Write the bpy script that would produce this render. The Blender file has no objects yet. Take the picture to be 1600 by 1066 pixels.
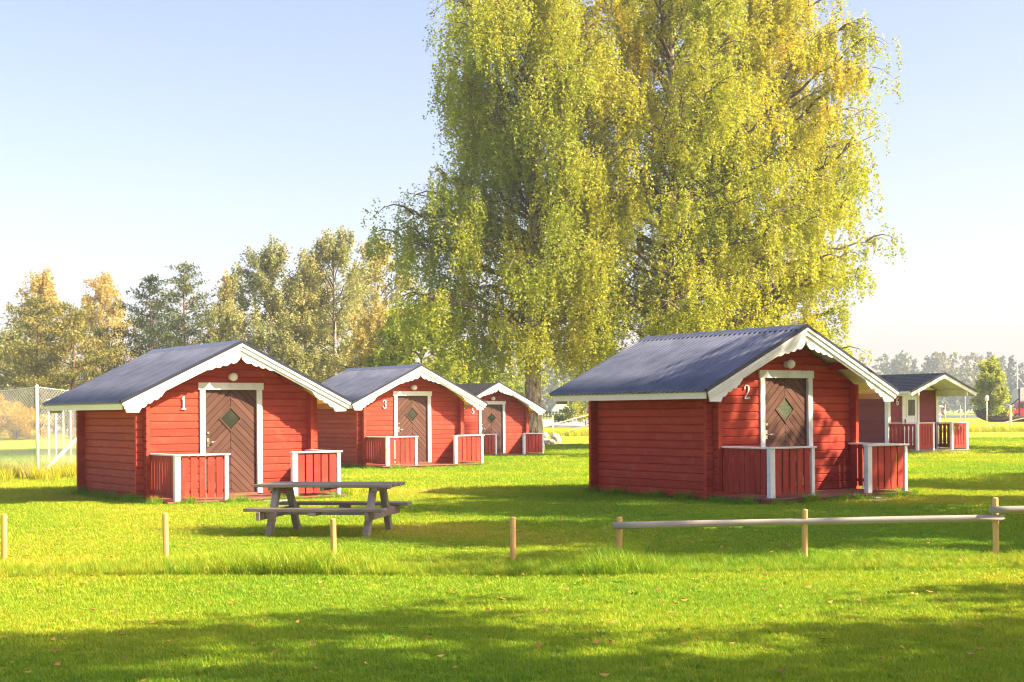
import bpy, bmesh, math, random
import numpy as np
from mathutils import Vector

R = math.radians
scene = bpy.context.scene
COL = scene.collection

# ------------------------------------------------------------------ camera
CAM_H = 1.6
cam_d = bpy.data.cameras.new("camera")
cam = bpy.data.objects.new("camera", cam_d)
COL.objects.link(cam)
cam.location = (0, 0, CAM_H)
cam.rotation_euler = (R(90), R(0.41), 0)
cam_d.sensor_width = 36
cam_d.lens = 2189 / 1600 * 36
cam_d.shift_y = 112.9 / 1600
cam_d.clip_start = 0.1
cam_d.clip_end = 6000
scene.camera = cam

# ------------------------------------------------------------------ sky, sun, exposure
SUN_EL, SUN_AZ = 36.0, 102.0          # azimuth measured from +Y towards +X
world = bpy.data.worlds.new("World")
scene.world = world
world.use_nodes = True
wn = world.node_tree
bg = wn.nodes["Background"]
sky = wn.nodes.new("ShaderNodeTexSky")
sky.sky_type = 'NISHITA'
sky.sun_disc = False
sky.sun_elevation = R(SUN_EL)
sky.sun_rotation = R(SUN_AZ)
sky.altitude = 0
sky.air_density = 1.0
sky.dust_density = 2.4
sky.ozone_density = 1.0
tintn = wn.nodes.new("ShaderNodeMix")
tintn.data_type = 'RGBA'; tintn.blend_type = 'MULTIPLY'
tintn.inputs[0].default_value = 1.0
tintn.inputs[7].default_value = (1.14, 0.98, 1.06, 1)      # hazy, slightly lilac air
wn.links.new(sky.outputs[0], tintn.inputs[6])
wn.links.new(tintn.outputs[2], bg.inputs[0])
bg.inputs[1].default_value = 0.0505
sun_d = bpy.data.lights.new("sun", 'SUN')
sun = bpy.data.objects.new("sun", sun_d)
COL.objects.link(sun)
sdir = Vector((math.sin(R(SUN_AZ)) * math.cos(R(SUN_EL)), math.cos(R(SUN_AZ)) * math.cos(R(SUN_EL)), math.sin(R(SUN_EL))))
sun.rotation_euler = sdir.to_track_quat('Z', 'Y').to_euler()
sun.location = (40, -10, 40)
sun_d.energy = 3.05
sun_d.angle = R(0.5)
sun_d.color = (1.0, 0.84, 0.58)

vs = scene.view_settings
vs.view_transform = 'Standard'
vs.look = 'None'
vs.exposure = 2.47
vs.gamma = 1.0
scene.render.engine = 'CYCLES'
cy = scene.cycles
cy.use_denoising = True
cy.denoiser = 'OPENIMAGEDENOISE'
cy.denoising_input_passes = 'RGB_ALBEDO_NORMAL'
cy.denoising_prefilter = 'ACCURATE'
cy.filter_width = 1.2
cy.max_bounces = 6
cy.diffuse_bounces = 3
cy.glossy_bounces = 2
cy.transmission_bounces = 4
cy.transparent_max_bounces = 6
cy.volume_bounces = 0
cy.caustics_reflective = False
cy.caustics_refractive = False

rng = np.random.default_rng(7)
random.seed(7)


def ss(a, b, x):
    t = np.clip((np.asarray(x, float) - a) / (b - a), 0, 1)
    return t * t * (3 - 2 * t)


def gz(x, y):
    """height of the ground"""
    x = np.asarray(x, float); y = np.asarray(y, float)
    z = (0.035 + 0.055 * np.tanh(x / 6)) * (1 - ss(60, 100, y))
    z = z - 0.17 * ss(45, 57, y) * (1 - ss(3, 10, x)) * (1 - ss(70, 110, y))
    z = z + 0.012 * np.sin(x * 0.9 + y * 0.31) + 0.010 * np.sin(y * 0.75 - x * 0.33 + 1)
    z = z + (0.9 - 0.45 * ss(.18, .28, x / np.maximum(y, 1))) * ss(85, 195, y)
    lake = ss(200, 214, y) * (1 - ss(490, 505, y)) * ss(0.09, 0.14, x / np.maximum(y, 1))
    z = z - 3.0 * lake
    return z


def gzf(x, y):
    return float(gz(x, y))


# ------------------------------------------------------------------ materials
def nt(name):
    m = bpy.data.materials.new(name)
    m.use_nodes = True
    t = m.node_tree
    return m, t, t.nodes["Principled BSDF"], t.nodes.new, t.links.new


def ramp(t, stops):
    n = t.nodes.new("ShaderNodeValToRGB")
    e = n.color_ramp.elements
    while len(e) < len(stops):
        e.new(0.5)
    for k, (p, c) in enumerate(stops):
        e[k].position = p
        e[k].color = (c[0], c[1], c[2], 1)
    return n


def wood(name, c1, c2, rough=0.6, grain=(1.5, 22, 22), bump=0.15, world_space=False, spec=0.12, wear=None):
    """painted or bare timber: colour varies along the grain and from piece to piece"""
    m, t, b, N, L = nt(name)
    tc = N("ShaderNodeTexCoord"); oi = N("ShaderNodeObjectInfo")
    ad = N("ShaderNodeVectorMath"); ad.operation = 'ADD'
    cx = N("ShaderNodeCombineXYZ"); mu = N("ShaderNodeMath"); mu.operation = 'MULTIPLY'; mu.inputs[1].default_value = 37
    L(oi.outputs["Random"], mu.inputs[0]); L(mu.outputs[0], cx.inputs[0]); L(mu.outputs[0], cx.inputs[1])
    L(tc.outputs["Object"], ad.inputs[0]); L(cx.outputs[0], ad.inputs[1])
    mp = N("ShaderNodeMapping"); mp.inputs["Scale"].default_value = grain
    L(ad.outputs[0], mp.inputs[0])
    n1 = N("ShaderNodeTexNoise"); n1.inputs["Scale"].default_value = 1; n1.inputs["Detail"].default_value = 5
    n1.inputs["Roughness"].default_value = 0.65
    L(mp.outputs[0], n1.inputs["Vector"])
    n2 = N("ShaderNodeTexNoise"); n2.inputs["Scale"].default_value = 2.2; n2.inputs["Detail"].default_value = 3
    L(ad.outputs[0], n2.inputs["Vector"])
    av = N("ShaderNodeMath"); av.operation = 'MULTIPLY_ADD'; av.inputs[1].default_value = 0.55
    L(n1.outputs[0], av.inputs[0])
    m2 = N("ShaderNodeMath"); m2.operation = 'MULTIPLY'; m2.inputs[1].default_value = 0.42
    L(n2.outputs[0], m2.inputs[0]); L(m2.outputs[0], av.inputs[2])
    m3 = N("ShaderNodeMath"); m3.operation = 'MULTIPLY_ADD'; m3.inputs[1].default_value = 0.22
    L(oi.outputs["Random"], m3.inputs[0]); L(av.outputs[0], m3.inputs[2])
    r = ramp(t, [(0.32, c1), (0.72, c2)])
    L(m3.outputs[0], r.inputs[0])
    if wear:
        n3 = N("ShaderNodeTexNoise"); n3.inputs["Scale"].default_value = 4.5; n3.inputs["Detail"].default_value = 9
        n3.inputs["Roughness"].default_value = 0.72
        L(ad.outputs[0], n3.inputs["Vector"])
        rm = N("ShaderNodeMapRange"); rm.inputs[1].default_value = 0.52; rm.inputs[2].default_value = 0.72; rm.inputs[4].default_value = wear[1]
        L(n3.outputs[0], rm.inputs[0])
        mxc = N("ShaderNodeMix"); mxc.data_type = 'RGBA'
        mxc.inputs[7].default_value = (*wear[0], 1)
        L(rm.outputs[0], mxc.inputs[0]); L(r.outputs[0], mxc.inputs[6]); L(mxc.outputs[2], b.inputs["Base Color"])
    else:
        L(r.outputs[0], b.inputs["Base Color"])
    b.inputs["Roughness"].default_value = rough
    b.inputs["Specular IOR Level"].default_value = spec
    bp = N("ShaderNodeBump"); bp.inputs["Strength"].default_value = bump; bp.inputs["Distance"].default_value = 0.01
    L(n1.outputs[0], bp.inputs["Height"]); L(bp.outputs[0], b.inputs["Normal"])
    return m


def plain(name, c, rough=0.5, metal=0.0, spec=0.5, var=0.12, scale=6):
    m, t, b, N, L = nt(name)
    tc = N("ShaderNodeTexCoord")
    n = N("ShaderNodeTexNoise"); n.inputs["Scale"].default_value = scale; n.inputs["Detail"].default_value = 5
    L(tc.outputs["Object"], n.inputs["Vector"])
    lo = [max(0, v * (1 - var)) for v in c]; hi = [min(1, v * (1 + var)) for v in c]
    r = ramp(t, [(0.3, lo), (0.7, hi)])
    L(n.outputs[0], r.inputs[0]); L(r.outputs[0], b.inputs["Base Color"])
    b.inputs["Roughness"].default_value = rough
    b.inputs["Metallic"].default_value = metal
    b.inputs["Specular IOR Level"].default_value = spec
    return m


def leaf_mat(name, stops, trans=0.45, attr='GEOMETRY', rough=0.55, attr_name="tint", gloss=0.06):
    m, t, b, N, L = nt(name)
    a = N("ShaderNodeAttribute"); a.attribute_name = attr_name; a.attribute_type = attr
    r = ramp(t, stops)
    L(a.outputs["Fac"], r.inputs[0])
    d = N("ShaderNodeBsdfDiffuse"); tr = N("ShaderNodeBsdfTranslucent"); g = N("ShaderNodeBsdfGlossy")
    g.inputs["Roughness"].default_value = rough
    g.inputs["Color"].default_value = (0.9, 0.9, 0.85, 1)
    L(r.outputs[0], d.inputs[0]); L(r.outputs[0], tr.inputs[0])
    mx = N("ShaderNodeMixShader"); mx.inputs[0].default_value = trans
    L(d.outputs[0], mx.inputs[1]); L(tr.outputs[0], mx.inputs[2])
    m2 = N("ShaderNodeMixShader"); m2.inputs[0].default_value = gloss
    L(mx.outputs[0], m2.inputs[1]); L(g.outputs[0], m2.inputs[2])
    L(m2.outputs[0], t.nodes["Material Output"].inputs[0])
    t.nodes.remove(b)
    return m


M = {}
M['red'] = wood('red_paint', (0.29, 0.032, 0.022), (0.42, 0.062, 0.036), 0.62, wear=((0.44, 0.13, 0.09), .45))
M['red_core'] = wood('red_paint_joint', (0.16, 0.02, 0.014), (0.2, 0.028, 0.018), 0.7)
M['red_board'] = wood('red_board_paint', (0.27, 0.028, 0.022), (0.39, 0.054, 0.036), 0.55, (22, 22, 1.5), wear=((0.42, 0.13, 0.10), .4))
M['plum'] = wood('plum_siding', (0.17, 0.035, 0.033), (0.22, 0.05, 0.045), 0.6)
M['white'] = wood('white_paint', (0.60, 0.60, 0.58), (0.84, 0.84, 0.83), 0.55, (3, 3, 3), 0.05, wear=((0.42, 0.41, 0.37), .55))
M['cream'] = wood('cream_paint', (0.70, 0.68, 0.55), (0.78, 0.76, 0.64), 0.5, (8, 8, 8), 0.05)
M['door'] = wood('door_stain', (0.070, 0.035, 0.027), (0.135, 0.068, 0.052), 0.5, (2, 26, 26), 0.2)
M['door_back'] = wood('door_backing', (0.03, 0.013, 0.01), (0.045, 0.02, 0.015), 0.7)
M['deck'] = wood('deck_stain', (0.16, 0.06, 0.045), (0.26, 0.11, 0.08), 0.6, (1.5, 24, 24), 0.2)
M['grey_wood'] = wood('weathered_wood', (0.17, 0.145, 0.125), (0.32, 0.28, 0.24), 0.75, (1.6, 30, 30), 0.35)
M['grey_dark'] = wood('weathered_table_wood', (0.15, 0.122, 0.10), (0.31, 0.255, 0.205), 0.65, (1.6, 30, 30), 0.35)
M['pole_grey'] = wood('weathered_pole', (0.26, 0.22, 0.19), (0.45, 0.40, 0.35), 0.75, (1.2, 30, 30), 0.4)
M['pine'] = wood('new_pine', (0.50, 0.26, 0.075), (0.68, 0.42, 0.16), 0.6, (30, 30, 1.6), 0.15)
M['roof'] = plain('roof_metal', (0.10, 0.112, 0.158), 0.26, 0.2, 0.6, 0.2, 3)
M['roof_edge'] = plain('roof_edge_metal', (0.022, 0.026, 0.045), 0.35, 0.1, 0.5, 0.1, 3)
M['felt'] = plain('roof_felt', (0.035, 0.035, 0.038), 0.85, 0, 0.3, 0.5, 14)
M['felt_blue'] = plain('roof_tile_blue', (0.045, 0.05, 0.075), 0.6, 0, 0.4, 0.5, 9)
M['globe'] = plain('opal_globe', (0.82, 0.81, 0.78), 0.15, 0, 0.5, 0.02, 3)
M['metal'] = plain('brushed_metal', (0.55, 0.53, 0.48), 0.3, 0.9, 0.5, 0.1, 20)
M['dark_metal'] = plain('dark_iron', (0.03, 0.028, 0.027), 0.5, 0.5, 0.5, 0.2, 20)
M['concrete'] = plain('concrete', (0.32, 0.30, 0.27), 0.9, 0, 0.2, 0.35, 18)
M['stone'] = plain('stone', (0.42, 0.38, 0.32), 0.9, 0, 0.2, 0.3, 6)
M['net'] = plain('white_net', (0.50, 0.51, 0.53), 0.6, 0, 0.3, 0.05, 3)
M['black'] = plain('black_paint', (0.02, 0.02, 0.022), 0.6, 0, 0.3, 0.2, 10)
M['van_red'] = plain('van_red_paint', (0.45, 0.02, 0.04), 0.25, 0, 0.5, 0.03, 3)
M['grey_paint'] = plain('grey_paint', (0.42, 0.42, 0.46), 0.5, 0, 0.4, 0.08, 3)
M['tyre'] = plain('tyre', (0.02, 0.02, 0.021), 0.85, 0, 0.3, 0.2, 20)
M['tar'] = wood('tarred_wood', (0.055, 0.03, 0.028), (0.09, 0.05, 0.045), 0.7)
M['soil'] = plain('soil', (0.06, 0.042, 0.028), 0.95, 0, 0.1, 0.4, 20)
M['dead_leaf'] = plain('dead_leaf', (0.42, 0.21, 0.06), 0.7, 0, 0.2, 0.6, 0.8)


def glass_mat(name, c, pattern):
    m, t, b, N, L = nt(name)
    tc = N("ShaderNodeTexCoord"); v = N("ShaderNodeTexVoronoi"); v.inputs["Scale"].default_value = pattern
    L(tc.outputs["Object"], v.inputs["Vector"])
    r = ramp(t, [(0.1, [k * 1.6 for k in c]), (0.6, [k * 0.5 for k in c])])
    L(v.outputs["Distance"], r.inputs[0]); L(r.outputs[0], b.inputs["Base Color"])
    b.inputs["Roughness"].default_value = 0.12
    bp = N("ShaderNodeBump"); bp.inputs["Strength"].default_value = 0.5; bp.inputs["Distance"].default_value = 0.01
    L(v.outputs["Distance"], bp.inputs["Height"]); L(bp.outputs[0], b.inputs["Normal"])
    return m


M['glass'] = glass_mat('patterned_glass', (0.10, 0.12, 0.08), 45)
M['pane'] = glass_mat('window_glass', (0.035, 0.045, 0.03), 3)


def bark(name, birch=True):
    m, t, b, N, L = nt(name)
    tc = N("ShaderNodeTexCoord")
    mp = N("ShaderNodeMapping"); mp.inputs["Scale"].default_value = (5, 5, 1.6) if birch else (6, 6, 1.5)
    L(tc.outputs["Object"], mp.inputs[0])
    n = N("ShaderNodeTexNoise"); n.inputs["Scale"].default_value = 1.6; n.inputs["Detail"].default_value = 7
    n.inputs["Roughness"].default_value = 0.7
    L(mp.outputs[0], n.inputs["Vector"])
    if birch:
        r = ramp(t, [(0.36, (0.05, 0.04, 0.035)), (0.47, (0.26, 0.21, 0.17)), (0.60, (0.52, 0.46, 0.38))])
    else:
        r = ramp(t, [(0.3, (0.08, 0.045, 0.03)), (0.7, (0.24, 0.13, 0.08))])
    L(n.outputs[0], r.inputs[0]); L(r.outputs[0], b.inputs["Base Color"])
    b.inputs["Roughness"].default_value = 0.9
    b.inputs["Specular IOR Level"].default_value = 0.15
    bp = N("ShaderNodeBump"); bp.inputs["Strength"].default_value = 0.6; bp.inputs["Distance"].default_value = 0.04
    L(n.outputs[0], bp.inputs["Height"]); L(bp.outputs[0], b.inputs["Normal"])
    return m


M['bark'] = bark('birch_bark')
M['bark_pine'] = bark('pine_bark', False)
M['bark_limb'] = plain('limb_bark', (0.16, 0.125, 0.10), 0.9, 0, 0.15, 0.4, 4)
GREEN = (0.062, 0.085, 0.016)
M['birch_leaf'] = leaf_mat('birch_leaf', [(0.0, (0.15, 0.23, 0.024)), (0.35, (0.36, 0.41, 0.030)), (0.7, (0.64, 0.54, 0.036)), (1.0, (0.70, 0.38, 0.03))], 0.55, gloss=.03)
M['birch_pale'] = leaf_mat('pale_birch_leaf', [(0.0, (0.13, 0.18, 0.05)), (0.35, (0.34, 0.35, 0.11)), (0.7, (0.58, 0.47, 0.12)), (1.0, (0.66, 0.40, 0.10))], 0.55, gloss=.05)
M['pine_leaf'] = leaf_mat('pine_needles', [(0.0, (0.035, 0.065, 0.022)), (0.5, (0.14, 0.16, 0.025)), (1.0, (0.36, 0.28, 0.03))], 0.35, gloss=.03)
M['far_leaf'] = leaf_mat('far_foliage', [(0.0, (0.05, 0.085, 0.03)), (0.5, (0.13, 0.17, 0.045)), (1.0, (0.25, 0.23, 0.06))], 0.35)
M['grass_blade'] = leaf_mat('grass_blade', [(0.0, (0.11, 0.31, 0.016)), (0.45, (0.33, 0.44, 0.018)), (0.75, (0.57, 0.50, 0.04)), (1.0, (0.68, 0.55, 0.24))], 0.42, 'INSTANCER', 0.5, gloss=0.02)


def ground_mat():
    m, t, b, N, L = nt('lawn_ground')
    g = N("ShaderNodeNewGeometry")
    n1 = N("ShaderNodeTexNoise"); n1.inputs["Scale"].default_value = 0.35; n1.inputs["Detail"].default_value = 6
    n2 = N("ShaderNodeTexNoise"); n2.inputs["Scale"].default_value = 9; n2.inputs["Detail"].default_value = 6
    n2.inputs["Roughness"].default_value = 0.75
    for n in (n1, n2):
        L(g.outputs["Position"], n.inputs["Vector"])
    mx = N("ShaderNodeMath"); mx.operation = 'MULTIPLY_ADD'; mx.inputs[1].default_value = 0.45
    L(n2.outputs[0], mx.inputs[0])
    m2 = N("ShaderNodeMath"); m2.operation = 'MULTIPLY'; m2.inputs[1].default_value = 0.55
    L(n1.outputs[0], m2.inputs[0]); L(m2.outputs[0], mx.inputs[2])
    r = ramp(t, [(0.36, (0.15, 0.30, 0.013)), (0.5, (0.32, 0.38, 0.018)), (0.6, (0.48, 0.42, 0.06))])
    L(mx.outputs[0], r.inputs[0]); L(r.outputs[0], b.inputs["Base Color"])
    b.inputs["Roughness"].default_value = 0.9
    b.inputs["Specular IOR Level"].default_value = 0.1
    n3 = N("ShaderNodeTexNoise"); n3.inputs["Scale"].default_value = 40; n3.inputs["Detail"].default_value = 4
    L(g.outputs["Position"], n3.inputs["Vector"])
    bp = N("ShaderNodeBump"); bp.inputs["Strength"].default_value = 0.8; bp.inputs["Distance"].default_value = 0.03
    L(n3.outputs[0], bp.inputs["Height"]); L(bp.outputs[0], b.inputs["Normal"])
    return m


def patch_mat(name, c1, c2, scale=0.6):
    m, t, b, N, L = nt(name)
    g = N("ShaderNodeNewGeometry")
    n1 = N("ShaderNodeTexNoise"); n1.inputs["Scale"].default_value = scale; n1.inputs["Detail"].default_value = 7
    n1.inputs["Roughness"].default_value = 0.7
    L(g.outputs["Position"], n1.inputs["Vector"])
    r = ramp(t, [(0.35, c1), (0.65, c2)])
    L(n1.outputs[0], r.inputs[0]); L(r.outputs[0], b.inputs["Base Color"])
    b.inputs["Roughness"].default_value = 0.95
    b.inputs["Specular IOR Level"].default_value = 0.1
    return m


M['ground'] = ground_mat()
M['gravel'] = patch_mat('gravel', (0.34, 0.30, 0.27), (0.46, 0.42, 0.38), 2)
M['meadow'] = patch_mat('dry_meadow', (0.42, 0.35, 0.19), (0.56, 0.46, 0.28), 0.5)


def water_mat():
    m, t, b, N, L = nt('lake_water')
    b.inputs["Base Color"].default_value = (0.12, 0.16, 0.2, 1)
    b.inputs["Roughness"].default_value = 0.12
    g = N("ShaderNodeNewGeometry")
    mp = N("ShaderNodeMapping"); mp.inputs["Scale"].default_value = (0.6, 0.25, 1)
    n = N("ShaderNodeTexNoise"); n.inputs["Scale"].default_value = 1; n.inputs["Detail"].default_value = 4
    L(g.outputs["Position"], mp.inputs[0]); L(mp.outputs[0], n.inputs["Vector"])
    bp = N("ShaderNodeBump"); bp.inputs["Strength"].default_value = 0.2; bp.inputs["Distance"].default_value = 0.05
    L(n.outputs[0], bp.inputs["Height"]); L(bp.outputs[0], b.inputs["Normal"])
    return m


M['water'] = water_mat()


# ------------------------------------------------------------------ builders
def link(name, me, parent=None, loc=None, rot=None):
    o = bpy.data.objects.new(name, me)
    COL.objects.link(o)
    if parent is not None:
        o.parent = parent
    if loc is not None:
        o.location = loc
    if rot is not None:
        o.rotation_euler = rot
    return o


def tag(o, label=None, cat=None, group=None, kind=None):
    if label: o['label'] = label
    if cat: o['category'] = cat
    if group: o['group'] = group
    if kind: o['kind'] = kind
    return o


def empty(name, loc, rz=0):
    o = link(name, None, None, loc, (0, 0, rz))
    o.empty_display_size = 0.3
    return o


def mesh_np(name, verts, faces, mat, smooth=False, attrs=None):
    """verts (N,3); faces (F,k) all of one size"""
    me = bpy.data.meshes.new(name)
    verts = np.asarray(verts, np.float32); faces = np.asarray(faces, np.int32)
    k = faces.shape[1]
    me.vertices.add(len(verts)); me.vertices.foreach_set("co", verts.ravel())
    me.loops.add(faces.size); me.loops.foreach_set("vertex_index", faces.ravel())
    me.polygons.add(len(faces))
    me.polygons.foreach_set("loop_start", np.arange(0, faces.size, k, dtype=np.int32))
    if smooth:
        me.polygons.foreach_set("use_smooth", np.ones(len(faces), bool))
    me.materials.append(mat)
    me.update(calc_edges=True)
    for an, av in (attrs or {}).items():
        a = me.attributes.new(an, 'FLOAT', 'POINT')
        a.data.foreach_set("value", np.asarray(av, np.float32))
    return me


class MB:
    """collects shapes for one mesh"""
    def __init__(s):
        s.v = []; s.f = []; s.sm = False

    def box(s, x0, x1, y0, y1, z0, z1):
        b = len(s.v)
        s.v += [(x0, y0, z0), (x1, y0, z0), (x1, y1, z0), (x0, y1, z0), (x0, y0, z1), (x1, y0, z1), (x1, y1, z1), (x0, y1, z1)]
        s.f += [tuple(b + i for i in q) for q in ((0, 3, 2, 1), (4, 5, 6, 7), (0, 1, 5, 4), (1, 2, 6, 5), (2, 3, 7, 6), (3, 0, 4, 7))]
        return s

    def prism(s, poly, axis, a, b_):
        """poly in the plane across AXIS, extruded from a to b_"""
        n = len(poly); b = len(s.v)
        for c in (a, b_):
            for (p, q) in poly:
                s.v.append({'x': (c, p, q), 'y': (p, c, q), 'z': (p, q, c)}[axis])
        s.f.append(tuple(b + i for i in range(n)))
        s.f.append(tuple(b + n + n - 1 - i for i in range(n)))
        for i in range(n):
            j = (i + 1) % n
            s.f.append((b + j, b + i, b + n + i, b + n + j))
        return s

    def tube(s, pts, rad, n=8, cap=True):
        pts = [Vector(p) for p in pts]
        if not hasattr(rad, '__len__'):
            rad = [rad] * len(pts)
        b = len(s.v)
        for i, p in enumerate(pts):
            d = (pts[min(i + 1, len(pts) - 1)] - pts[max(i - 1, 0)]).normalized()
            u = d.orthogonal().normalized() if i == 0 else (u - d * u.dot(d)).normalized()
            w = d.cross(u)
            for k in range(n):
                a = 2 * math.pi * k / n
                q = p + (u * math.cos(a) + w * math.sin(a)) * rad[i]
                s.v.append(tuple(q))
        for i in range(len(pts) - 1):
            for k in range(n):
                k2 = (k + 1) % n
                s.f.append((b + i * n + k, b + i * n + k2, b + (i + 1) * n + k2, b + (i + 1) * n + k))
        if cap:
            s.f.append(tuple(b + n - 1 - k for k in range(n)))
            e = b + (len(pts) - 1) * n
            s.f.append(tuple(e + k for k in range(n)))
        return s

    def lathe(s, prof, n=16, c=(0, 0, 0)):
        b = len(s.v)
        for (r, z) in prof:
            for k in range(n):
                a = 2 * math.pi * k / n
                s.v.append((c[0] + r * math.cos(a), c[1] + r * math.sin(a), c[2] + z))
        for i in range(len(prof) - 1):
            for k in range(n):
                k2 = (k + 1) % n
                s.f.append((b + i * n + k, b + i * n + k2, b + (i + 1) * n + k2, b + (i + 1) * n + k))
        return s

    def mesh(s, name, mat, bevel=0.0, smooth=False):
        me = bpy.data.meshes.new(name)
        me.from_pydata(s.v, [], s.f)
        bm = bmesh.new(); bm.from_mesh(me)
        bmesh.ops.recalc_face_normals(bm, faces=bm.faces)
        if bevel > 0:
            bmesh.ops.bevel(bm, geom=list(bm.edges), offset=bevel, segments=1, affect='EDGES', clamp_overlap=True)
        bm.to_mesh(me); bm.free()
        if smooth:
            for p in me.polygons:
                p.use_smooth = True
        me.materials.append(M[mat] if isinstance(mat, str) else mat)
        return me

    def build(s, name, mat, parent=None, bevel=0.0, smooth=False, loc=None, rot=None):
        return link(name, s.mesh(name, mat, bevel, smooth), parent, loc, rot)


CACHE = {}


def cached(key, fn):
    if key not in CACHE:
        CACHE[key] = fn()
    return CACHE[key]


def clip_poly(poly, a, b, c):
    """keep a*x+b*y<=c"""
    out = []
    for i in range(len(poly)):
        p, q = poly[i], poly[(i + 1) % len(poly)]
        dp, dq = a * p[0] + b * p[1] - c, a * q[0] + b * q[1] - c
        if dp <= 0:
            out.append(p)
        if (dp < 0 < dq) or (dq < 0 < dp):
            t = dp / (dp - dq)
            out.append((p[0] + (q[0] - p[0]) * t, p[1] + (q[1] - p[1]) * t))
    return out


# ------------------------------------------------------------------ ground, lake, roads
def ground_sheet():
    xs = np.concatenate([-np.geomspace(1500, 42, 40), np.linspace(-40, 40, 161), np.geomspace(42, 1500, 40)])
    ys = np.concatenate([np.linspace(-60, 4, 20), np.linspace(5, 70, 160), np.linspace(71.5, 230, 100), np.geomspace(235, 3000, 50)])
    X, Y = np.meshgrid(xs, ys)
    Z = gz(X, Y)
    V = np.stack([X, Y, Z], -1).reshape(-1, 3)
    nx, ny = len(xs), len(ys)
    i = np.arange((nx) * (ny)).reshape(ny, nx)
    F = np.stack([i[:-1, :-1], i[:-1, 1:], i[1:, 1:], i[1:, :-1]], -1).reshape(-1, 4)
    o = link('ground', mesh_np('ground', V, F, M['ground'], True))
    tag(o, 'mown green lawn under the cabins', None, None, 'structure')


def sheet(name, outline_fn, n, mat, lift, label):
    """strip given by two border curves left(t), right(t); follows the ground"""
    V = []; F = []
    m = 24
    for k in range(n + 1):
        a, b = outline_fn(k / n)
        for j in range(m + 1):
            x = a[0] + (b[0] - a[0]) * j / m; y = a[1] + (b[1] - a[1]) * j / m
            V.append((x, y, gzf(x, y) + lift))
    for k in range(n):
        for j in range(m):
            p = k * (m + 1) + j
            F.append((p, p + 1, p + m + 2, p + m + 1))
    o = link(name, mesh_np(name, V, F, M[mat], True))
    tag(o, label, None, None, 'structure')
    return o


ground_sheet()
sheet('gravel_road', lambda t: ((-16 + 46 * t, 128 - 6 * t + 2 * math.sin(5 * t)), (-14 + 50 * t, 176 - 8 * t)), 24, 'gravel', 0.03,
      'pale gravel road behind the lawn')
sheet('meadow', lambda t: ((-95 + 70 * t, 110 + 3 * math.sin(7 * t)), (-110 + 84 * t, 150 + 4 * math.sin(9 * t))), 24, 'meadow', 0.03,
      'dry tan meadow beyond the ball net')
lv = [(20, 203, -0.2), (900, 203, -0.2), (900, 510, -0.2), (40, 510, -0.2)]
tag(link('lake', mesh_np('lake', lv, [(0, 1, 2, 3)], M['water'])), 'pale lake water before the far wood', None, None, 'structure')

# ------------------------------------------------------------------ cabins
ZR, ZE, WR, OF, LR, WH, LW = 2.972, 1.847, 2.325, 0.52, 3.901, 1.726, 3.339
DD, WD, PB, PC, WD2, DL, DR, DTOP, ZD, ZRAIL = 1.263, 1.60, 0.666, 0.712, 1.64, -0.623, 0.659, 2.24, 0.085, 0.84
SLOPE = (ZR - ZE) / WR
LOGH = 0.142


def log_profile(h=LOGH, th=0.075):
    c = 0.016
    return [(0.0, c), (c * 0.9, 0.0005), (th, 0.0005), (th, h - 0.0005), (c * 0.9, h - 0.0005), (0.0, h - c)]


def log_mesh(x0, x1, mat='red'):
    """log along x with its outer face at y=0, body towards +y, bottom at z=0"""
    key = ('log', round(x0, 3), round(x1, 3), mat)
    return cached(key, lambda: MB().prism(log_profile(), 'x', x0, x1).mesh('log', mat))


def gable_log_mesh(xl0, xl1, xr0, xr1, h):
    """log whose ends are cut to the roof slope: bottom xl0..xr0, top xl1..xr1"""
    m = MB(); prof = log_profile(h)
    n = len(prof)
    for side in (0, 1):
        for (y, z) in prof:
            t = z / h
            x = (xl0 + (xl1 - xl0) * t) if side == 0 else (xr0 + (xr1 - xr0) * t)
            m.v.append((x, y, z))
    m.f.append(tuple(range(n))); m.f.append(tuple(range(2 * n - 1, n - 1, -1)))
    for i in range(n):
        j = (i + 1) % n
        m.f.append((j, i, n + i, n + j))
    return m.mesh('log', 'red')


def corrugated(y0, y1, side, mat):
    """sheet on one slope, waves running down the slope; real thickness"""
    pitch = 0.13
    n = int(round((y1 - y0) / pitch)); per = 12
    N = n * per
    s = np.linspace(0, 1, N + 1)
    yy = y0 + (y1 - y0) * s
    w = 0.030 * (.5 + .5 * np.cos(2 * np.pi * n * s)) ** 2 - 0.012
    rows = [0.02, 0.35, 0.7, 1.015]
    nx, nz = SLOPE / math.hypot(1, SLOPE), 1 / math.hypot(1, SLOPE)
    V = []
    for lay in (0, 1):
        for r in rows:
            d = 0.040 + w - 0.014 * lay
            V.append(np.stack([side * (r * WR + nx * d), yy, ZR - r * WR * SLOPE + nz * d], -1))
    V = np.concatenate(V)
    F = []
    c = N + 1; k = len(rows)
    j = np.arange(N)
    for i in range(k - 1):
        F.append(np.stack([i * c + j, i * c + j + 1, (i + 1) * c + j + 1, (i + 1) * c + j], -1))
        b = (k + i) * c
        F.append(np.stack([b + j + 1, b + j, b + c + j, b + c + j + 1], -1))
    for i in (0, k - 1):
        F.append(np.stack([i * c + j, i * c + j + 1, (k + i) * c + j + 1, (k + i) * c + j], -1))
    me = mesh_np('roof_sheet', V, np.concatenate(F), M[mat], True)
    bm = bmesh.new(); bm.from_mesh(me); bmesh.ops.recalc_face_normals(bm, faces=bm.faces); bm.to_mesh(me); bm.free()
    return me


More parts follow.
